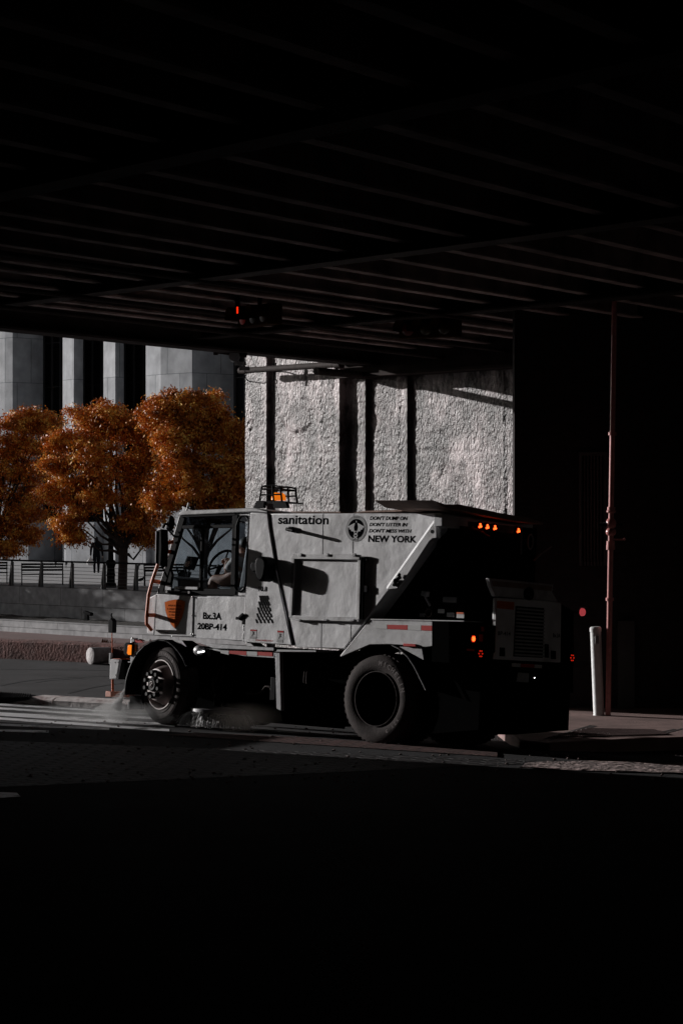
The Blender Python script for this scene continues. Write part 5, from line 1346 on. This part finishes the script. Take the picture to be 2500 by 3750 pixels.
    def c3(x, y, s=S1): return a3(x, y, s)
    cv = B().prism([c3(-90, 62), c3(0, 92), c3(100, 92), c3(230, 118), c3(400, 155), c3(540, 178), c3(600, 190), c3(712, 222), c3(700, 236), c3(520, 215), c3(300, 175), c3(130, 140), c3(0, 118)], S1-.75, S1+.12, 'x')
    cv.build('top_cover', 'tan', o, bevel=.006)
    lb = B().prism([c3(35, 160), c3(130, 175), c3(300, 205), c3(600, 245), c3(612, 255), c3(608, 310), c3(480, 300), c3(120, 262), c3(35, 250)], S1-.12, S1, 'x').build('rear_head', 'white_dirty', o, bevel=.006)
    for (x, y) in ((301, 247), (353, 254), (407, 261), (576, 282)):
        yy, zz = c3(x, y); lh = B().lathe([(0, .012), (.05, .012), (.052, 0)], (S1, yy, zz), 'x', 18).build('marker_lamp', 'black', lb)
        for (dy, dz) in ((-.014, -.012), (.014, -.006), (0, .017)):
            B().ball((S1+.016, yy+dy, zz+dz), .0135, 8).build('lamp_diode', 'led', lh)
    B().prism([c3(600, 250), c3(612, 252), c3(608, 452), c3(596, 452)], S1-.1, S1, 'x').build('head_side', 'greymetal', lb)
    yy, zz = c3(668, 360); B().tf(Matrix.Translation((S1, yy, zz))).tube([(0, .05*math.cos(t*math.pi/8), .085*math.sin(t*math.pi/8)) for t in range(17)], .012, 6).build('tow_eye', 'greymetal', lb)
    p, q = c3(695, 497, 1.2), c3(732, 457, 1.2); u = c3(820, 384, 1.2)
    B().tube([(1.2, *p), (1.2, *q)], .012, 6).tube([(1.2, *q), (1.2, u[0], u[1]-.02)], .007, 6).build('rear_arm', 'greymetal', o)
    # engine cover and grille
    S2 = 1.45
    ec_ = B().prism([a3(428, 762), a3(560, 770), a3(780, 785), a3(893, 800), a3(888, 1230), a3(405, 1205), a3(408, 1160), a3(420, 1155)], S2-.06, S2, 'x').build('engine_cover', 'white', o, bevel=.012)
    B().prism([a3(385, 622), a3(845, 668), a3(838, 722), a3(880, 795), a3(430, 755), a3(400, 684)], S2-.08, S2-.02, 'x').build('rear_spoiler', 'white_dirty', o, bevel=.01)
    B().prism([a3(400, 640), a3(830, 680), a3(825, 715), a3(410, 680)], S2-.021, S2-.01, 'x').build('spoiler_recess', 'tan', o)
    B().prism([a3(562, 822), a3(765, 838), a3(755, 1195), a3(545, 1185)], S2, S2+.006, 'x').build('grille', 'blacksoft', ec_)
    sl_ = B()
    for i in range(14):
        t = (i+.5)/14; p, q = a3(565-17*t, 828+355*t), a3(764-8*t, 845+350*t); sl_.bar(p, q, .02, S2+.007, S2+.022, 'x')
    sl_.build('grille_slats', 'greymetal', ec_)
    B().prism([a3(430, 785), a3(552, 795), a3(550, 850), a3(428, 838)], S2, S2+.003, 'x').build('warning_plate', 'orange', ec_)
    p, q = a3(436, 1003), a3(524, 1036); txt('BP-414', 'lettering', 'ink', ec_, p[0], q[0], q[1], p[1], S2+.003, 0, .02, 0, 'x')
    p, q = a3(830, 1018), a3(882, 1050); txt('Bx.3A', 'lettering', 'ink', ec_, p[0], q[0], q[1], p[1], S2+.003, 0, .02, 0, 'x')
    for pts2 in ([(448, 1120), (482, 1122), (482, 1185), (446, 1182)], [(770, 1095), (796, 1098), (796, 1195), (770, 1192)], [(815, 1142), (848, 1145), (848, 1205), (815, 1202)]):
        B().prism([a3(*p) for p in pts2], S2, S2+.01, 'x').build('cover_vent', 'blacksoft', ec_)
    yy, zz = a3(660, 735); B().lathe([(0, .04), (.07, .04), (.08, 0)], (S2-.02, yy, zz), 'x', 18).build('rear_camera', 'black', o)
    # tail box, bumper, lights
    tb_ = B().prism([a3(90, 935), a3(432, 965), a3(430, 1155), a3(405, 1200), a3(420, 1232), a3(890, 1250), a3(980, 1240), a3(980, 1445), a3(340, 1440), a3(90, 1230)], S2-.25, S2-.01, 'x').build('tail_frame', 'blacksoft', o)
    B().prism([a3(832, 805), a3(890, 808), a3(985, 860), a3(985, 1260), a3(890, 1262), a3(832, 965)], S2-.3, S2-.012, 'x').build('tail_side_box', 'blacksoft', o)
    for (x, y, big) in ((257, 1058, 1), (310, 1165, 0), (967, 1195, 0)):
        yy, zz = a3(x, y); lh = B().lathe([(0, .012), (.05, .012), (.055, 0)], (S2-.01, yy, zz), 'x', 18).build('tail_lamp', 'black', o)
        if big:
            B().ball((S2+.008, yy, zz), .03, 10, (.4, 1, 1)).build('lamp_glow', 'led', lh)
        for k in range(6):
            a = k*math.pi/3; B().ball((S2+.006, yy+.03*math.cos(a), zz+.034*math.sin(a)), .0085, 6).build('lamp_diode', 'leddim', lh)
    for pts2 in ([(320, 970), (340, 972), (340, 1005), (320, 1005)], [(305, 1025), (332, 1027), (330, 1080), (305, 1078)], [(215, 1128), (268, 1132), (268, 1148), (215, 1144)]):
        B().prism([a3(*p) for p in pts2], S2-.01, S2-.004, 'x').build('tail_reflector', 'tape_red', o)
    for (pts2, m_) in (([(540, 1232), (600, 1236), (598, 1262), (538, 1258)], 'tape_white'), ([(604, 1236), (700, 1242), (698, 1268), (602, 1262)], 'tape_red'), ([(704, 1242), (755, 1246), (752, 1270), (700, 1268)], 'tape_white')):
        B().prism([a3(*p) for p in pts2], S2-.01, S2-.003, 'x').build('rear_tape', m_, o)
    pl = B().prism([a3(582, 1300), a3(660, 1306), a3(656, 1372), a3(570, 1366)], S2-.01, S2+.0, 'x').build('number_plate', 'greymetal', o)
    yy, zz = a3(696, 1338); B().ball((S2+.005, yy, zz), .006, 8).build('plate_lamp', 'whiteled', o)
    B().prism([a3(335, 1440), a3(978, 1452), a3(975, 1630), a3(845, 1700), a3(350, 1700)], S2-.35, S2-.3, 'x').build('rear_mud_flap', 'blacksoft', o)
    for pts2 in ([(430, 1440), (470, 1442), (530, 1600), (525, 1640), (505, 1640), (480, 1560)], [(815, 1450), (850, 1452), (800, 1560), (755, 1630), (745, 1615)], [(895, 1460), (915, 1462), (885, 1560), (858, 1590)], [(965, 1450), (985, 1450), (950, 1590), (918, 1610), (918, 1570)]):
        B().prism([a3(*p) for p in pts2], S2-.299, S2-.29, 'x').build('flap_stripe', 'chev', o)
    B().prism([a3(620, 1440), a3(690, 1440), a3(690, 1560), a3(655, 1590), a3(600, 1560)], S2-.299, S2-.29, 'x').build('flap_warning', 'tape_red', o)
    # side reflector lamp on an arm at the far rear corner
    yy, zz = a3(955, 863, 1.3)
    rl = B().lathe([(0, .02), (.026, .018), (.044, .006), (.047, -.02), (.03, -.03), (0, -.03)], (1.47, yy+.02, zz), 'x', 20).build('rear_turn_lamp', mat('sun_glow_lens', (.75, .09, .10), .35, emit=(1, .12, .14), estr=.35), o)  # lens emission stands in for sunlight falling on it
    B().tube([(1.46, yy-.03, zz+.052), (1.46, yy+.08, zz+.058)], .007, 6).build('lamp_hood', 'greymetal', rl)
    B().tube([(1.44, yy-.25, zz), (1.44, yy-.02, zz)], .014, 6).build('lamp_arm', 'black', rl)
    p = a3(705, 1720, 1.3); B().tube([(1.3, p[0], p[1]-.02), (1.3, p[0], p[1]+.3)], .01, 6).build('ground_strap', 'black', o)
    return o
sweeper()

# driver
def driver():
    sx, sz = a1(945, 690, .55)
    o = thing('person', 'driver in a pale shirt seated in the truck cab with hands on the steering wheel', 'person')
    o.location = TM.to_translation(); o.rotation_euler = TM.to_euler()
    hx, hz = a1(948, 400, .55); wx, wz = a1(800, 560, .5); ex, ez = a1(862, 492, .42)
    sxx, szz = a1(952, 480, .5)
    y0 = .6
    V = {'pel': (sx-.03, y0, sz+.1), 'sp': (sx+.03, y0, sz+.25), 'ch': (sxx+.05, y0, szz-.02), 'nk': (hx+.04, y0, hz-.1), 'hd': (hx, y0, hz-.02), 'ht': (hx, y0, hz+.07),
         'sl': (sxx+.01, y0-.19, szz-.02), 'el': (sxx-.12, y0-.24, szz-.17), 'wl': (ex-.02, y0-.17, ez-.0),
         'sr': (sxx+.02, y0+.19, szz-.02), 'er': (sxx-.14, y0+.24, szz-.2), 'wr': (wx, y0+.1, wz),
         'tl': (sx-.2, y0-.1, sz+.08), 'kl': (sx-.42, y0-.12, sz+.1), 'al': (sx-.45, y0-.12, sz-.3), 'tr': (sx-.2, y0+.1, sz+.08), 'kr': (sx-.42, y0+.12, sz+.1), 'ar': (sx-.45, y0+.12, sz-.3)}
    E = [('pel','sp'),('sp','ch'),('ch','nk'),('nk','hd'),('hd','ht'),('ch','sl'),('sl','el'),('el','wl'),('ch','sr'),('sr','er'),('er','wr'),('pel','tl'),('tl','kl'),('kl','al'),('pel','tr'),('tr','kr'),('kr','ar')]
    rad = {'pel': .15, 'sp': .15, 'ch': .15, 'nk': .055, 'hd': .09, 'ht': .07, 'sl': .08, 'el': .055, 'wl': .04, 'sr': .08, 'er': .055, 'wr': .035, 'tl': .085, 'kl': .07, 'al': .05, 'tr': .085, 'kr': .07, 'ar': .05}
    ks = list(V); skin('body', [V[k] for k in ks], [(ks.index(a), ks.index(b)) for a, b in E], [rad[k] for k in ks], 'skin', o)
    # clothing over torso and upper arms
    kk = ['pel', 'sp', 'ch', 'sl', 'el', 'sr', 'er']; ee = [('pel','sp'),('sp','ch'),('ch','sl'),('sl','el'),('ch','sr'),('sr','er')]
    skin('shirt', [V[k] for k in kk], [(kk.index(a), kk.index(b)) for a, b in ee], [rad[k]*1.1 for k in kk], 'shirt', o)
    h = MB().ball((hx+.025, y0, hz+.045), .095, 14, (1., .9, .95)).build('hair', 'hair', o)
    f = MB().ball((hx-.09, y0, hz-.0), .018, 8, (1, .8, 1.3)); f.build('nose', 'skin', o)
    for s in (-.03, .03): MB().ball((hx-.078, y0+s, hz+.025), .010, 6).build('eye', 'ink', o)
    for s in (-.088, .088): MB().ball((hx+.01, y0+s, hz), .022, 8, (.8, .4, 1.3)).build('ear', 'skin', o)
    for (p, yy) in ((V['wl'], y0-.17), (V['wr'], y0+.1)):
        hb = MB(); c = Vector(p); hb.ball(c+Vector((-.03, 0, .0)), .042, 10, (1.1, .9, .7))
        for k in range(4):
            b_ = c+Vector((-.05, -.03+.02*k, .01)); hb.tube([b_, b_+Vector((-.035, 0, -.012)), b_+Vector((-.04, 0, -.045)), b_+Vector((-.015, 0, -.055))], [.0095, .009, .0085, .007], 6)
        hb.tube([c+Vector((-.02, .035, 0)), c+Vector((-.045, .055, -.01)), c+Vector((-.05, .045, -.035))], [.011, .010, .008], 6)
        hb.build('hand', 'skin', o)
driver()

# ------------------------------------------------------------------ water spray, dust
def vol(name, density, colr=(1, 1, 1), scale=8.0, fall=True, zscale=1.0):
    m = bpy.data.materials.new(name); m.use_nodes = True; nt = m.node_tree; nt.nodes.clear()
    o = nt.nodes.new("ShaderNodeOutputMaterial"); v = nt.nodes.new("ShaderNodeVolumeScatter"); v.inputs['Color'].default_value = (*colr, 1); v.inputs['Anisotropy'].default_value = -.1
    tc = nt.nodes.new("ShaderNodeTexCoord"); n = nt.nodes.new("ShaderNodeTexNoise"); n.inputs['Scale'].default_value = scale; n.inputs['Detail'].default_value = 4
    nt.links.new(tc.outputs['Object'], n.inputs['Vector'])
    # generated coords: falloff to the edge of the bounding box
    g = nt.nodes.new("ShaderNodeVectorMath"); g.operation = 'SUBTRACT'; g.inputs[1].default_value = (.5, .5, .5); nt.links.new(tc.outputs['Generated'], g.inputs[0])
    l = nt.nodes.new("ShaderNodeVectorMath"); l.operation = 'LENGTH'; nt.links.new(g.outputs[0], l.inputs[0])
    mr = nt.nodes.new("ShaderNodeMapRange"); mr.inputs[1].default_value = .1; mr.inputs[2].default_value = .5; mr.inputs[3].default_value = 1; mr.inputs[4].default_value = 0
    nt.links.new(l.outputs['Value'], mr.inputs[0])
    a = nt.nodes.new("ShaderNodeMapRange"); a.inputs[1].default_value = .35; a.inputs[2].default_value = .7; a.inputs[3].default_value = .1; a.inputs[4].default_value = density
    nt.links.new(n.outputs[0], a.inputs[0])
    x = nt.nodes.new("ShaderNodeMath"); x.operation = 'MULTIPLY'; nt.links.new(a.outputs[0], x.inputs[0])
    if fall: nt.links.new(mr.outputs[0], x.inputs[1])
    else: x.inputs[1].default_value = 1
    nt.links.new(x.outputs[0], v.inputs['Density']); nt.links.new(v.outputs[0], o.inputs['Volume'])
    return m
def spray():
    # fan of droplets from the nozzle in front of the fender
    n_ = SY(461, 2518, .0); N = TM @ Vector((n_[0], .0, n_[1])); G = Vector((at(430, 2600, N.y-.1).x, N.y-.3, .02)); G2 = at(395, 2610, N.y-.2); G2.z = 0
    o = MB(); c = []
    ax = (Vector((at(405, 2598, N.y).x, N.y-.1, .03))-N); L = ax.length; axn = ax.normalized()
    pts = [N+ax*t for t in (0, .15, .4, .7, 1.0)]
    o.tube(pts, [.012, .04, .10, .18, .27], 16)
    ob = o.build('water_spray', vol('spray_mist', 5, scale=9, fall=False))
    jt = MB().tube([N+ax*t for t in (0, .12, .3, .5, .68)], [.01, .02, .035, .055, .075], 14).build('jet', vol('spray_jet', 60, scale=14, fall=False)); jt.parent = ob; put(ob, 'fan of water spray jetting from the nozzle ahead of the front wheel', 'water spray')
    d = MB()
    for i in range(520):
        t = rng.uniform(0, 1)**.8; a = rng.uniform(0, 6.28); r = .19*t*rng.uniform(0, 1)**.7
        p = N+ax*t+Vector((math.cos(a)*r, math.sin(a)*r, rng.normal(0, .01)))
        if p.z < .01: p.z = .01
        d.ball(p, rng.uniform(.002, .0045), 4)
    put(d.build('water_droplets', mat('water_drop', (.8, .8, .8), .2)), kind='stuff')
    # low mist on the crosswalk
    m = MB().ball((0, 0, 0), 1, 20, (1.25, .6, .17)); ob = m.build('ground_mist', vol('ground_mist', 1.7, scale=3)); ob.location = (at(400, 2600, N.y).x, N.y-.35, .12); put(ob, kind='stuff')
    q = TM @ Vector((-2.0, -.1, .18)); m = MB().ball((0, 0, 0), 1, 20, (.5, .3, .2)); ob = m.build('broom_dust', vol('broom_dust', .35, (.9, .8, .72), scale=3)); ob.location = q; put(ob, kind='stuff')
spray()
